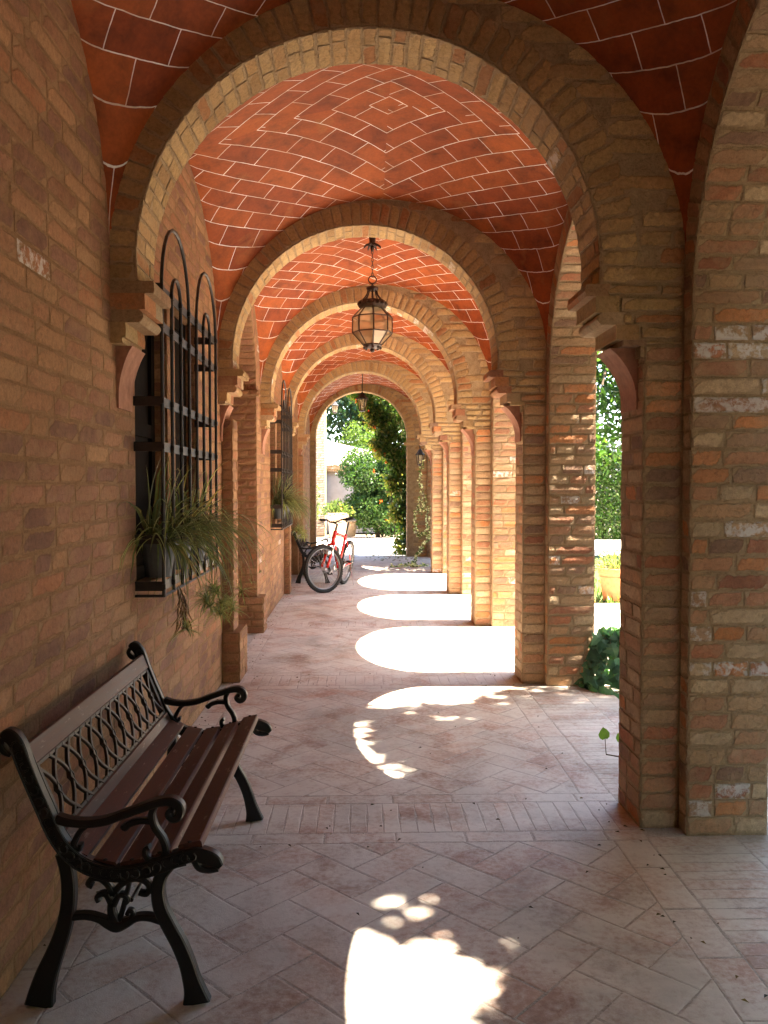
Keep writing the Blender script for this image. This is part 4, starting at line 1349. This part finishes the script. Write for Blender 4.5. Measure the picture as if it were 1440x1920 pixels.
def trunk(mb, p0, p1, r0, r1, bend=.15):
    pts = []; n = 8
    off = Vector((rnd(-bend, bend), rnd(-bend, bend), 0))
    for k in range(n + 1):
        t = k / n
        pts.append(Vector(p0).lerp(Vector(p1), t) + off * sin(pi * t))
    tube(mb, pts, [r0 + (r1 - r0) * k / n for k in range(n + 1)], 10)
    return pts
def tree(name, base, crown_c, rad, n, leafL, cols, label, cat='tree', group=None, reject=None, clumps=60, th=.12, fill=.35, droop=.3):
    base = Vector(base); cc = Vector(crown_c)
    root = tag(empty(name, base), label, cat, group)
    tm = MB(); top = cc + Vector((0, 0, rad[2] * .4))
    pts = trunk(tm, (0, 0, -.1), top - base, th, th * .3, .25)
    cl = []
    for k in range(clumps):
        d = rdir(); f = rnd(fill, 1) ** .6
        cl.append((Vector((d.x * rad[0] * f, d.y * rad[1] * f, d.z * rad[2] * f)) + cc, rnd(.18, .36) * min(rad), rnd(.75, 1.2)))
    for c, r, b in cl[:16]:
        s = pts[R_.randint(3, len(pts) - 2)]
        e = c - base; mid = s.lerp(e, .5) + Vector((0, 0, .12))
        tube(tm, crom([s, mid, e], 4), [th * .32 - th * .26 * q / 8 for q in range(9)], 6)
    tm.build('trunk', MAT['bark'], root)
    mb = MB(); m = 0; tries = 0
    while m < n and tries < n * 5:
        tries += 1
        c, r, b = R_.choice(cl)
        p = c + rdir() * r * rnd(.2, 1) ** .5
        if reject and reject(p): continue
        d = rdir(); d.z -= droop
        q = shade(R_.choice(cols), .3); q = (q[0] * b, q[1] * b, q[2] * b, 0)
        leaf(mb, p - base, d, rdir(), leafL * rnd(.7, 1.3), leafL * rnd(.5, .75), q)
        m += 1
    mb.build('crown', MAT['leaf'], root)
    return root
G_DARK = [(.035, .075, .018), (.05, .10, .022), (.03, .06, .018)]
G_MID = [(.06, .13, .025), (.08, .16, .03), (.05, .10, .02)]
G_LIME = [(.085, .14, .022), (.11, .17, .032), (.065, .11, .02)]
G_FAR = [(.035, .085, .016), (.05, .105, .02), (.03, .065, .014), (.065, .11, .02)]

def rej_shade(p):
    X, Y = proj(p)
    X += R_.gauss(0, .045); Y += R_.gauss(0, .045)      # ragged edges
    return X < 3.9 and lit(X, Y) or p.x < 2.1 or (p.x < 2.6 and p.z < 2.5)
tree('shade_tree', (5.6, 2.6, -.05), (4.8, 3.5, 6.2), (2.5, 2.9, 2.3), 48000, .14, G_MID, 'leafy tree beside the arcade shading its nearest bays', reject=rej_shade, clumps=340, th=.2, fill=.05)
tree('shade_tree', (6.2, -1.6, -.05), (5.0, -.6, 5.9), (2.9, 2.5, 2.3), 36000, .16, G_MID, 'unseen leafy tree added to shade the near end of the arcade', reject=rej_shade, clumps=300, th=.2, fill=.05)  # out of view, added to keep sun off the ground around the camera
# tree seen between the pillars
tree('garden_tree', (7.6, 19.6, -.03), (5.6, 18.6, 4.6), (2.3, 2.3, 2.45), 9000, .17, G_MID + [(.03, .07, .015)], 'broadleaf garden tree seen through the gap between brick pillars', clumps=110, th=.14, fill=.2)
far = tree('garden_tree', (10.5, -4, -.05), (10.5, -4, 4.2), (2.6, 2.6, 4.1), 7000, .3, G_DARK + G_MID, 'unseen tall bushy tree added across the garden to block low sky', group='unseen trees added across the garden', clumps=150, th=.2, fill=.05)  # row of unseen trees added to hide low sky from walls and vaults
for k, (x, y, s_) in enumerate([(10.2, .5, 1.0), (10.8, 4.8, 1.1), (10.4, 9.2, .95), (11.0, 13.4, 1.05), (9.5, -8.2, 1.1), (5.5, -9.5, 1.0)]):
    c = copy_tree(far); c.location = (x, y, -.05); c.scale = (s_, s_, s_); c.rotation_euler.z = k * 1.3
# clipped hedge behind it
def hedge(name, x0, x1, y0, y1, z1, n, cols, label, L=.07, z0=-.03):
    base = Vector(((x0 + x1) / 2, (y0 + y1) / 2, z0)); mb = MB()
    for k in range(n):
        f = R_.random()
        p = Vector((rnd(x0, x1), rnd(y0, y1), rnd(z0, z1)))
        if f < .5: p.y = y0 + abs(R_.gauss(0, .08))
        elif f < .8: p.z = z1 - abs(R_.gauss(0, .07))
        p += rdir() * .05
        leaf(mb, p - base, rdir(), rdir(), L * rnd(.7, 1.3), L * .6, shade(R_.choice(cols), .4))
    root = tag(empty(name, base), label, 'hedge')
    mb.build('foliage', MAT['leaf'], root)
    st = MB()
    for k in range(int((x1 - x0) / .5)):
        x = x0 + .25 + k * .5 + jit(.1)
        st = MB(); tube(st, [(x - base.x, 0, 0), (x - base.x + jit(.05), 0, (z1 - z0) * .8)], .03, 6)
        st.build('stem', MAT['bark'], root)
hedge('hedge', 4.6, 9.6, 22.9, 24.1, 2.35, 30000, G_MID + [(.12, .16, .06)], 'clipped green hedge across the path, seen between the pillars', .11)
mb = MB()
for k in range(28):
    x = 4.5 + k * .2; mb.box(x, x + .12, 25.2, 25.24, -.05, 2.75)
tag(mb.build('fence', simple('grey_fence', (.34, .33, .32), .85), loc=(7, 25.2, 0)), 'grey board fence showing just over the clipped hedge', 'fence')
# sapling stem by the hedge
mb = MB(); tube(mb, [(0, 0, 0), (.02, 0, .6), (.0, 0, 1.3), (.03, 0, 2.6)], .045, 8)

# terracotta pot on the lawn edge
def pot(name, loc, H, r, label, cols, n, ph, pr, L=.06, group=None, flowers=None, mat='sunlit_terracotta', clum=0):
    root = tag(empty(name, loc), label, 'potted plant', group)
    mb = MB(); t = r * .08
    lathe(mb, [(r * .62, 0), (r * .66, .01), (r * .90, H * .80), (r * .91, H * .82), (r * 1.0, H * .84), (r * 1.0, H * .98), (r * .97, H), (r * .88, H), (r * .86, H * .88)], 28)
    lathe(mb, [(r * .96, H * .74), (r * .93, H * .76)], 28)
    mb.build('pot', MAT[mat], root)
    mb = MB(); lathe(mb, [(r * .87, H * .9), (.01, H * .93)], 20); mb.build('soil', MAT['soil'], root)
    mb = MB()
    for k in range(n):
        d = rdir(); d.z = abs(d.z); f = rnd(.1, 1) ** .6
        p = Vector((d.x * pr * f, d.y * pr * f, H * .9 + d.z * ph * f))
        leaf(mb, p, (d + rdir() * .6), rdir(), L * rnd(.6, 1.3), L * .5, shade(R_.choice(cols), .35))
    for k in range(n // 14):
        d = rdir(); d.z = abs(d.z)
        tube(mb, [(0, 0, H * .88), (d.x * pr * .8, d.y * pr * .8, H * .9 + d.z * ph * .9)], .004, 4, 0, (.10, .12, .04, 0), caps=False)
    mb.build('foliage', MAT['leaf'], root)
    if flowers:
        for k in range(flowers[1]):
            mb = MB(); d = rdir(); d.z = abs(d.z)
            p = Vector((d.x * pr, d.y * pr, H * .9 + d.z * ph))
            for q in range(4): leaf(mb, p, rdir(), rdir(), .04, .035, shade(flowers[0], .2))
            mb.build('flower', MAT['petal'], root)
    return root
pot('potted_shrub', (3.36, 10.85, -.03), .44, .215, 'terracotta pot with a small yellow green shrub on the lawn edge', [(.20, .24, .08), (.26, .28, .11), (.14, .18, .05)], 420, .30, .26, .045, mat='terracotta')
# low plants and grass around the pot
mb = MB()
for k in range(900):
    x, y = rnd(2.6, 4.2), rnd(10.5, 13.2)
    leaf(mb, Vector((x, y, -.03)), Vector((rnd(-.5, .5), rnd(-.5, .5), 1)), rdir(), rnd(.04, .16), .02, shade(R_.choice(G_MID + [(.16, .13, .07)]), .4))
tag(mb.build('grass', MAT['leaf']), kind='stuff')

# ivy at the foot of the second pillar
def ivy_leaf(mb, p, d, up, L, col):
    d = d.normalized(); s = d.cross(up).normalized(); n = s.cross(d)
    pts = [(0, 0), (-.12, .42), (.22, .30), (.30, .62), (.52, .30), (1.0, 0), (.52, -.30), (.30, -.62), (.22, -.30), (-.12, -.42)]
    vs = [p + d * L * (a + .1) + s * L * b + n * (-abs(b) * .25 - a * a * .2) * L for a, b in pts] + [p + d * L * .35 + n * .03 * L]
    mb.add(vs, [(i, (i + 1) % 10, 10) for i in range(10)], 0, col)
def ivy(loc, pts_fn, n, L, cols, label, name='ivy_plant'):
    root = tag(empty(name, loc), label, 'plant'); mb = MB(); st = MB()
    for k in range(n):
        p, out = pts_fn()
        d = (Vector((rnd(-.7, .7), rnd(-.7, .7), -rnd(.2, 1)))).normalized()
        ivy_leaf(mb, p, d, (out + rdir() * .45).normalized(), L * rnd(.6, 1.25), shade(R_.choice(cols), .3))
        tube(st, [p, p * .75 + Vector((rnd(-.02, .02), rnd(-.02, .02), -.02))], .003, 4, caps=False)
    mb.v += st.v and []
    o_ = len(mb.v); mb.add(st.v, st.f, 0, (.10, .09, .04, 0))
    mb.build('leaves', MAT['leaf'], root)
    return root
def ivy_pts():
    u = rnd(0, 1); a = rnd(-pi, pi)
    r = .22 * (1 - u * .65) + .02
    return Vector((r * cos(a), r * sin(a) * .9, .03 + u * .42)), Vector((cos(a) * .8, sin(a) - .6, .6))
ivy((1.87, 6.02, 0), ivy_pts, 170, .105, [(.06, .14, .085), (.085, .18, .11), (.04, .10, .055), (.10, .20, .12)], 'dark glossy ivy clump at the foot of the second brick pillar')
def ivy2():
    u = rnd(0, 1); return Vector((.1 * u + rnd(-.05, .05), rnd(-.2, .2), .02 + rnd(0, .5) * (1 - u))), Vector((-.2, -1, .6))
ivy((1.86, 3.35, 0), ivy2, 40, .08, [(.03, .07, .03), (.05, .10, .04)], 'ivy growing outside the nearest pillar at the picture edge')
root = tag(empty('ivy_sprig', (1.37, 4.38, .012)), 'small ivy sprig with two pale leaves on the threshold by the nearest pillar', 'plant')
mb = MB(); tube(mb, crom([(.22, -.1, 0), (.1, -.04, .02), (-.04, .03, .03)], 4), .004, 5); tube(mb, [(.03, 0, .02), (.03, -.0, .10)], .002, 4); tube(mb, [(-.04, .03, .03), (-.05, .02, .12)], .002, 4)
mb.build('stem', MAT['bark'], root)
mb = MB(); 
def round_leaf(mb, p, d, up, L, col):
    d = d.normalized(); q = d.cross(up).normalized(); n = q.cross(d)
    pts = [(.0, 0), (-.10, .22), (.08, .46), (.42, .52), (.78, .30), (1.05, 0), (.78, -.30), (.42, -.52), (.08, -.46), (-.10, -.22)]
    mb.add([p + d * L * a + q * L * b + n * L * (-.35 * b * b - .12 * a * a) for a, b in pts] + [p + d * L * .4], [(k, (k + 1) % 10, 10) for k in range(10)], 0, col)
round_leaf(mb, Vector((.03, 0, .105)), Vector((.35, -.1, .75)), Vector((-.2, -1, .2)), .07, (.12, .20, .04, 0)); round_leaf(mb, Vector((-.05, .02, .12)), Vector((-.15, -.1, .8)), Vector((0, -1, .2)), .06, (.11, .19, .04, 0))
mb.build('leaves', MAT['leaf'], root)

# ---- courtyard
def shrub(name, loc, rad, n, L, cols, label, group=None, flowers=None, cat='shrub', boxy=1.):
    def rdir_(): d = rdir(); return Vector([math.copysign(abs(q) ** boxy, q) for q in d])
    root = tag(empty(name, loc), label, cat, group); mb = MB(); ctr = Vector((0, 0, rad[2]))
    cl = []
    for k in range(170):
        d = rdir_(); f = rnd(.3, .9)
        cl.append((Vector((d.x * rad[0] * f, d.y * rad[1] * f, rad[2] + d.z * rad[2] * f)), rnd(.26, .42) * min(rad), rnd(.7, 1.25)))
    def point():
        c, r, b = R_.choice(cl); p = c + rdir() * r * rnd(.3, 1) ** .5
        p.z = max(.02, p.z); return p, b
    for k in range(n):
        p, b = point()
        q = shade(R_.choice(cols), .3)
        leaf(mb, p, rdir() - Vector((0, 0, .2)), rdir(), L * rnd(.6, 1.3), L * .62, (q[0] * b, q[1] * b, q[2] * b, 0))
    mb.build('foliage', MAT['leaf'], root)
    st = MB()
    for k in range(9):
        st = MB(); c = cl[k][0]; tube(st, [(rnd(-.1, .1), rnd(-.1, .1), 0), c * .5, c], [.03, .02, .01], 6)
        st.build('stem', MAT['bark'], root)
    if flowers:
        for colr, cnt, sz in flowers:
            for k in range(cnt):
                mb = MB(); d = rdir(); d.y = -abs(d.y) - .4; d = d.normalized() * .93; d.z = max(d.z, -.75)
                p = Vector((d.x * rad[0], d.y * rad[1], rad[2] + d.z * rad[2])) * 1.0
                for q in range(7):
                    leaf(mb, p + rdir() * sz * .4, rdir() + Vector((0, -.4, 0)), rdir(), sz, sz * .7, shade(colr, .2))
                mb.build('flower', MAT['petal'], root)
    return root
shrub('flowering_shrub', (.56, 24.6, -.03), (1.14, .95, 1.34), 42000,   .085, G_FAR, 'big rounded green shrub with orange trumpet flowers at the end of the portico', flowers=[((.75, .13, .02), 6, .08), ((.8, .76, .66), 9, .06)], boxy=.6)
shrub('shrub', (-.1, 29.3, -.03), (.95, .9, 1.95), 12000, .11, G_LIME, 'bright yellow green shrub rising behind the tiled roof')
shrub('shrub', (-1.55, 22.4, -.03), (.48, .45, .95), 3000, .10, [(.16, .19, .09), (.20, .22, .12), (.10, .14, .05)], 'pale shrub against the brick house wall')
tree('garden_tree', (.35, 35, -.05), (.2, 33.5, 5.3), (2.6, 2.2, 3.2), 11000, .2, G_DARK + [(.02, .06, .03)], 'dark green tree behind the yellow green shrub', clumps=120, th=.2, fill=.1)
tree('garden_tree', (4.6, 31, -.05), (4.3, 30.5, 4.6), (3.2, 2.2, 4.0), 9000, .2, G_MID, 'tall leafy tree beyond the courtyard behind the hanging creeper', clumps=110, th=.2, fill=.1)

# creeper hanging over the end arch
root = tag(empty('creeper', (.9, 17.9, 0)), 'dark creeper hanging down the right side of the end arch, yellowing in strands', 'climbing plant')
mb = MB(); st = MB()
def creep_inner(z):     # left edge of the curtain, relative to x = .9
    pts = [(3.75, -1.5), (3.45, -1.32), (3.2, -1.0), (3.0, -.80), (2.3, -.66), (1.9, -.46), (1.5, -.32), (.8, -.26), (.05, -.14)]
    for (z0, x0), (z1, x1) in zip(pts[:-1], pts[1:]):
        if z <= z0 and z >= z1: return x1 + (x0 - x1) * (z - z1) / (z0 - z1)
    return -.2
for k in range(11000):
    z = 3.75 * R_.random() ** .8
    xi = creep_inner(z); x = xi + abs(R_.gauss(0, .5)) * 1.0
    if x > 1.6: continue
    edge = x - xi < .16
    if edge and sin(z * 9) + sin(z * 23 + 1) * .6 < -.1: continue
    col = R_.choice([(.20, .22, .05), (.14, .18, .04), (.24, .20, .06)]) if edge and R_.random() < .75 else R_.choice(G_DARK + G_MID + [(.16, .20, .05), (.12, .17, .05), (.20, .20, .07)])
    leaf(mb, Vector((x, rnd(-.18, .28), z)), rdir() - Vector((0, 0, .7)), rdir(), rnd(.06, .13), .06, shade(col, .35))
for k in range(26):
    st = MB(); x = rnd(-.3, .8); z1 = rnd(.05, 1.5)
    tube(st, crom([(x + .3, .1, 3.7), (x + .12, 0, 2.6), (x + .04, rnd(-.1, .1), (2.6 + z1) / 2), (x, rnd(-.1, .1), z1)], 4), .006, 5)
    st.build('stem', MAT['bark'], root)
mb.build('leaves', MAT['leaf'], root)
for k in range(6):
    mb = MB(); z = rnd(1.2, 3.4); p = Vector((creep_inner(z) + rnd(0, .3), -.15, z))
    for q in range(5): leaf(mb, p, rdir(), rdir(), .06, .05, shade((.75, .14, .03), .2))
    mb.build('flower', MAT['petal'], root)
# growth closing the last opening of the arcade
shrub('wall_shrub', (3.15, 16.0, -.03), (1.25, 1.9, 3.0), 36000, .16, G_DARK + G_MID, 'dense dark shrub filling the last arcade opening', cat='shrub')
# trailing variegated vine down the far pillar
root = tag(empty('trailing_vine', (1.16, 15.66, 0)), 'thin white flowered vine trailing down the far pillar from the lantern', 'climbing plant')
mb = MB(); st = MB()
paths = [[(0, 0, 1.95), (-.04, -.05, 1.55), (.05, -.02, 1.2), (-.02, -.05, 1.0)], [(-.02, 0, 1.25), (-.12, -.1, 1.0), (-.14, -.12, .75), (-.06, -.1, .55), (.06, -.1, .62)],
         [(.12, -.1, .52), (0, -.15, .34), (-.10, -.2, .2), (-.16, -.22, .08), (-.24, -.3, .02), (-.42, -.5, .02), (-.6, -.6, .02)], [(.05, -.4, .02), (-.1, -.55, .02), (-.22, -.62, .02)], [(.12, 0, 1.1), (.10, -.05, .8), (.14, -.05, .5)]]
for P in paths:
    C = crom(P, 7); st = MB(); tube(st, C, .005, 5); st.build('stem', MAT['bark'], root)
    for p in C:
        for q in range(5):
            w = R_.random() < .6
            leaf(mb, Vector(p) + rdir() * .03, rdir(), rdir(), rnd(.035, .06), .035, shade((.66, .64, .50) if w else (.12, .17, .05), .2))
mb.build('leaves', MAT['leaf'], root)
# fallen leaves at the end of the passage
mb = MB()
for k in range(90):
    leaf(mb, Vector((rnd(.1, 1.1), rnd(16.2, 17.9), .02)), Vector((rnd(-1, 1), rnd(-1, 1), .1)), Vector((0, 0, 1)), rnd(.03, .06), .03, shade((.12, .11, .04), .4))
for k in range(60):
    leaf(mb, Vector((rnd(-.8, 1.2), rnd(1.8, 9), .0125)), Vector((rnd(-1, 1), rnd(-1, 1), .05)), Vector((0, 0, 1)), rnd(.006, .022), .009, shade((.05, .035, .02), .4))
for k in range(420):
    y = rnd(1.9, 16.5)
    x = XL + abs(R_.gauss(0, .07)) + .01 if k % 3 else XP - abs(R_.gauss(0, .10))
    if k % 7 == 0: x, y = rnd(XL, XP), R_.choice(ARCH[2:-1]) + rnd(-.05, .35)
    leaf(mb, Vector((x, y, .0115)), Vector((rnd(-1, 1), rnd(-1, 1), .1)), Vector((0, 0, 1)), rnd(.006, .026), .011, shade(R_.choice([(.09, .06, .035), (.14, .10, .05), (.05, .035, .02)]), .4))
tag(mb.build('fallen_leaves', MAT['leaf']), kind='stuff')

# outbuilding with tiled roof, grey wall and brick cornice
root = tag(empty('outbuilding', (0, 27, 0)), 'low grey outbuilding with brick cornice and pale tiled roof beyond the courtyard', 'building')
mb = MB(); mb.box(-1.42, 2.2, 0, 1.9, -.05, 1.95); mb.build('wall', MAT['plaster_grey'], root)
mb = MB(); mb.box(-1.62, 2.3, -.16, .02, 1.95, 2.02); mb.box(-1.66, 2.3, -.22, .02, 2.022, 2.14); mb.build('cornice', MAT['brick'], root)
mb = MB()
# roof planes: rows of barrel tiles running up the slope
ax0, ax1 = -1.66, 2.3
def rz(x, y): return 2.15 + (y + .28) * .42 
def ytop(x): return 1.85 - (x - ax0) * .62
mb.quad((ax0, -.28, 2.145), (ax1, -.28, 2.145), (ax1, max(-.2, ytop(ax1)), rz(0, max(-.2, ytop(ax1))) - .005), (ax0, ytop(ax0), rz(0, ytop(ax0)) - .005))
tube(mb, [(ax0, ytop(ax0), rz(0, ytop(ax0)) + .03), (ax0 + 3.2, ytop(ax0 + 3.2), rz(0, ytop(ax0 + 3.2)) + .03)], .09, 10, 0, (.55, .42, .32, 0))
k = 0; x = ax0 + .1
while x < ax1 - .05:
    for r in range(9):
        y0 = -.30 + r * .38; y1 = y0 + .42
        if y1 > ytop(x) + .1: break
        rr0, rr1 = .085, .070
        vs = []
        for (y, rr, dz) in ((y0, rr0, .012), (y1, rr1, 0)):
            for q in range(7):
                a = pi * q / 6
                vs.append((x + rr * cos(a), y, rz(x, y) + rr * sin(a) + dz))
        f = rnd(.8, 1.1)
        mb.add(vs, [(q, q + 1, 8 + q, 7 + q) for q in range(6)] + [tuple(range(7))], 0, (.60 * f, .52 * f, .44 * f, 0))
    x += .19
mb.build('roof', MAT['attr'], root)
# brick house corner on the left and white house behind
root = tag(empty('brick_house', (-1.9, 25.6, 0)), 'tall pale brick house corner at the left of the courtyard', 'building')
mb = MB(); mb.box(-1.6, .80, 0, 1.2, -.05, 5.4, 1)
lay(mb, FX(0), -.3, .80, 0, 5.4, L=.3, H=.075, pal=[(.52, .40, .28), (.48, .36, .25), (.55, .42, .30), (.46, .32, .22)], nu=2, nv=2, proud=.006)
mb.build('wall', BM, root)
mb = MB(); mb.box(-1.75, .95, -.18, 1.35, 5.4, 5.5); mb.add([(-1.75, -.18, 5.501), (.95, -.18, 5.501), (.95, 1.35, 5.501), (-1.75, 1.35, 5.501), (-.4, -.18, 6.1), (-.4, 1.35, 6.1)], [(0, 1, 4), (2, 3, 5), (1, 2, 5, 4), (3, 0, 4, 5)]); mb.build('roof', MAT['roof'], root)
coach_lantern('wall_lantern', -.78, 25.35, 4.05, 3.68, .22, 'grey lantern on a bracket by the brick house corner')
L = [o for o in COL.objects if o.name.startswith('wall_lantern')][0]
mb = MB(); tube(mb, crom([(0, 0, .38), (0, .1, .52), (-.2, .25, .52), (-.34, .3, .4)], 4), .015, 6); mb.build('bracket', MAT['grille_iron'], L)

# planters by the outbuilding
PC = [(.10, .15, .04), (.14, .17, .05), (.07, .11, .03)]
pot('planter', (-.66, 23.75, -.02), .74, .33, 'large terracotta planter with yellow flowers before the grey wall', PC, 700, .42, .5, .09, 'terracotta planters in the courtyard', ((.8, .6, .10), 12))
pot('planter', (-.36, 24.6, -.02), .55, .30, 'terracotta planter half hidden between larger planter and flowering shrub', PC, 600, .40, .46, .09, 'terracotta planters in the courtyard', ((.75, .45, .2), 10))
pot('planter', (-1.62, 20.9, -.02), .52, .33, 'terracotta planter at the left jamb of the end arch', PC, 500, .4, .4, .08, 'terracotta planters in the courtyard')
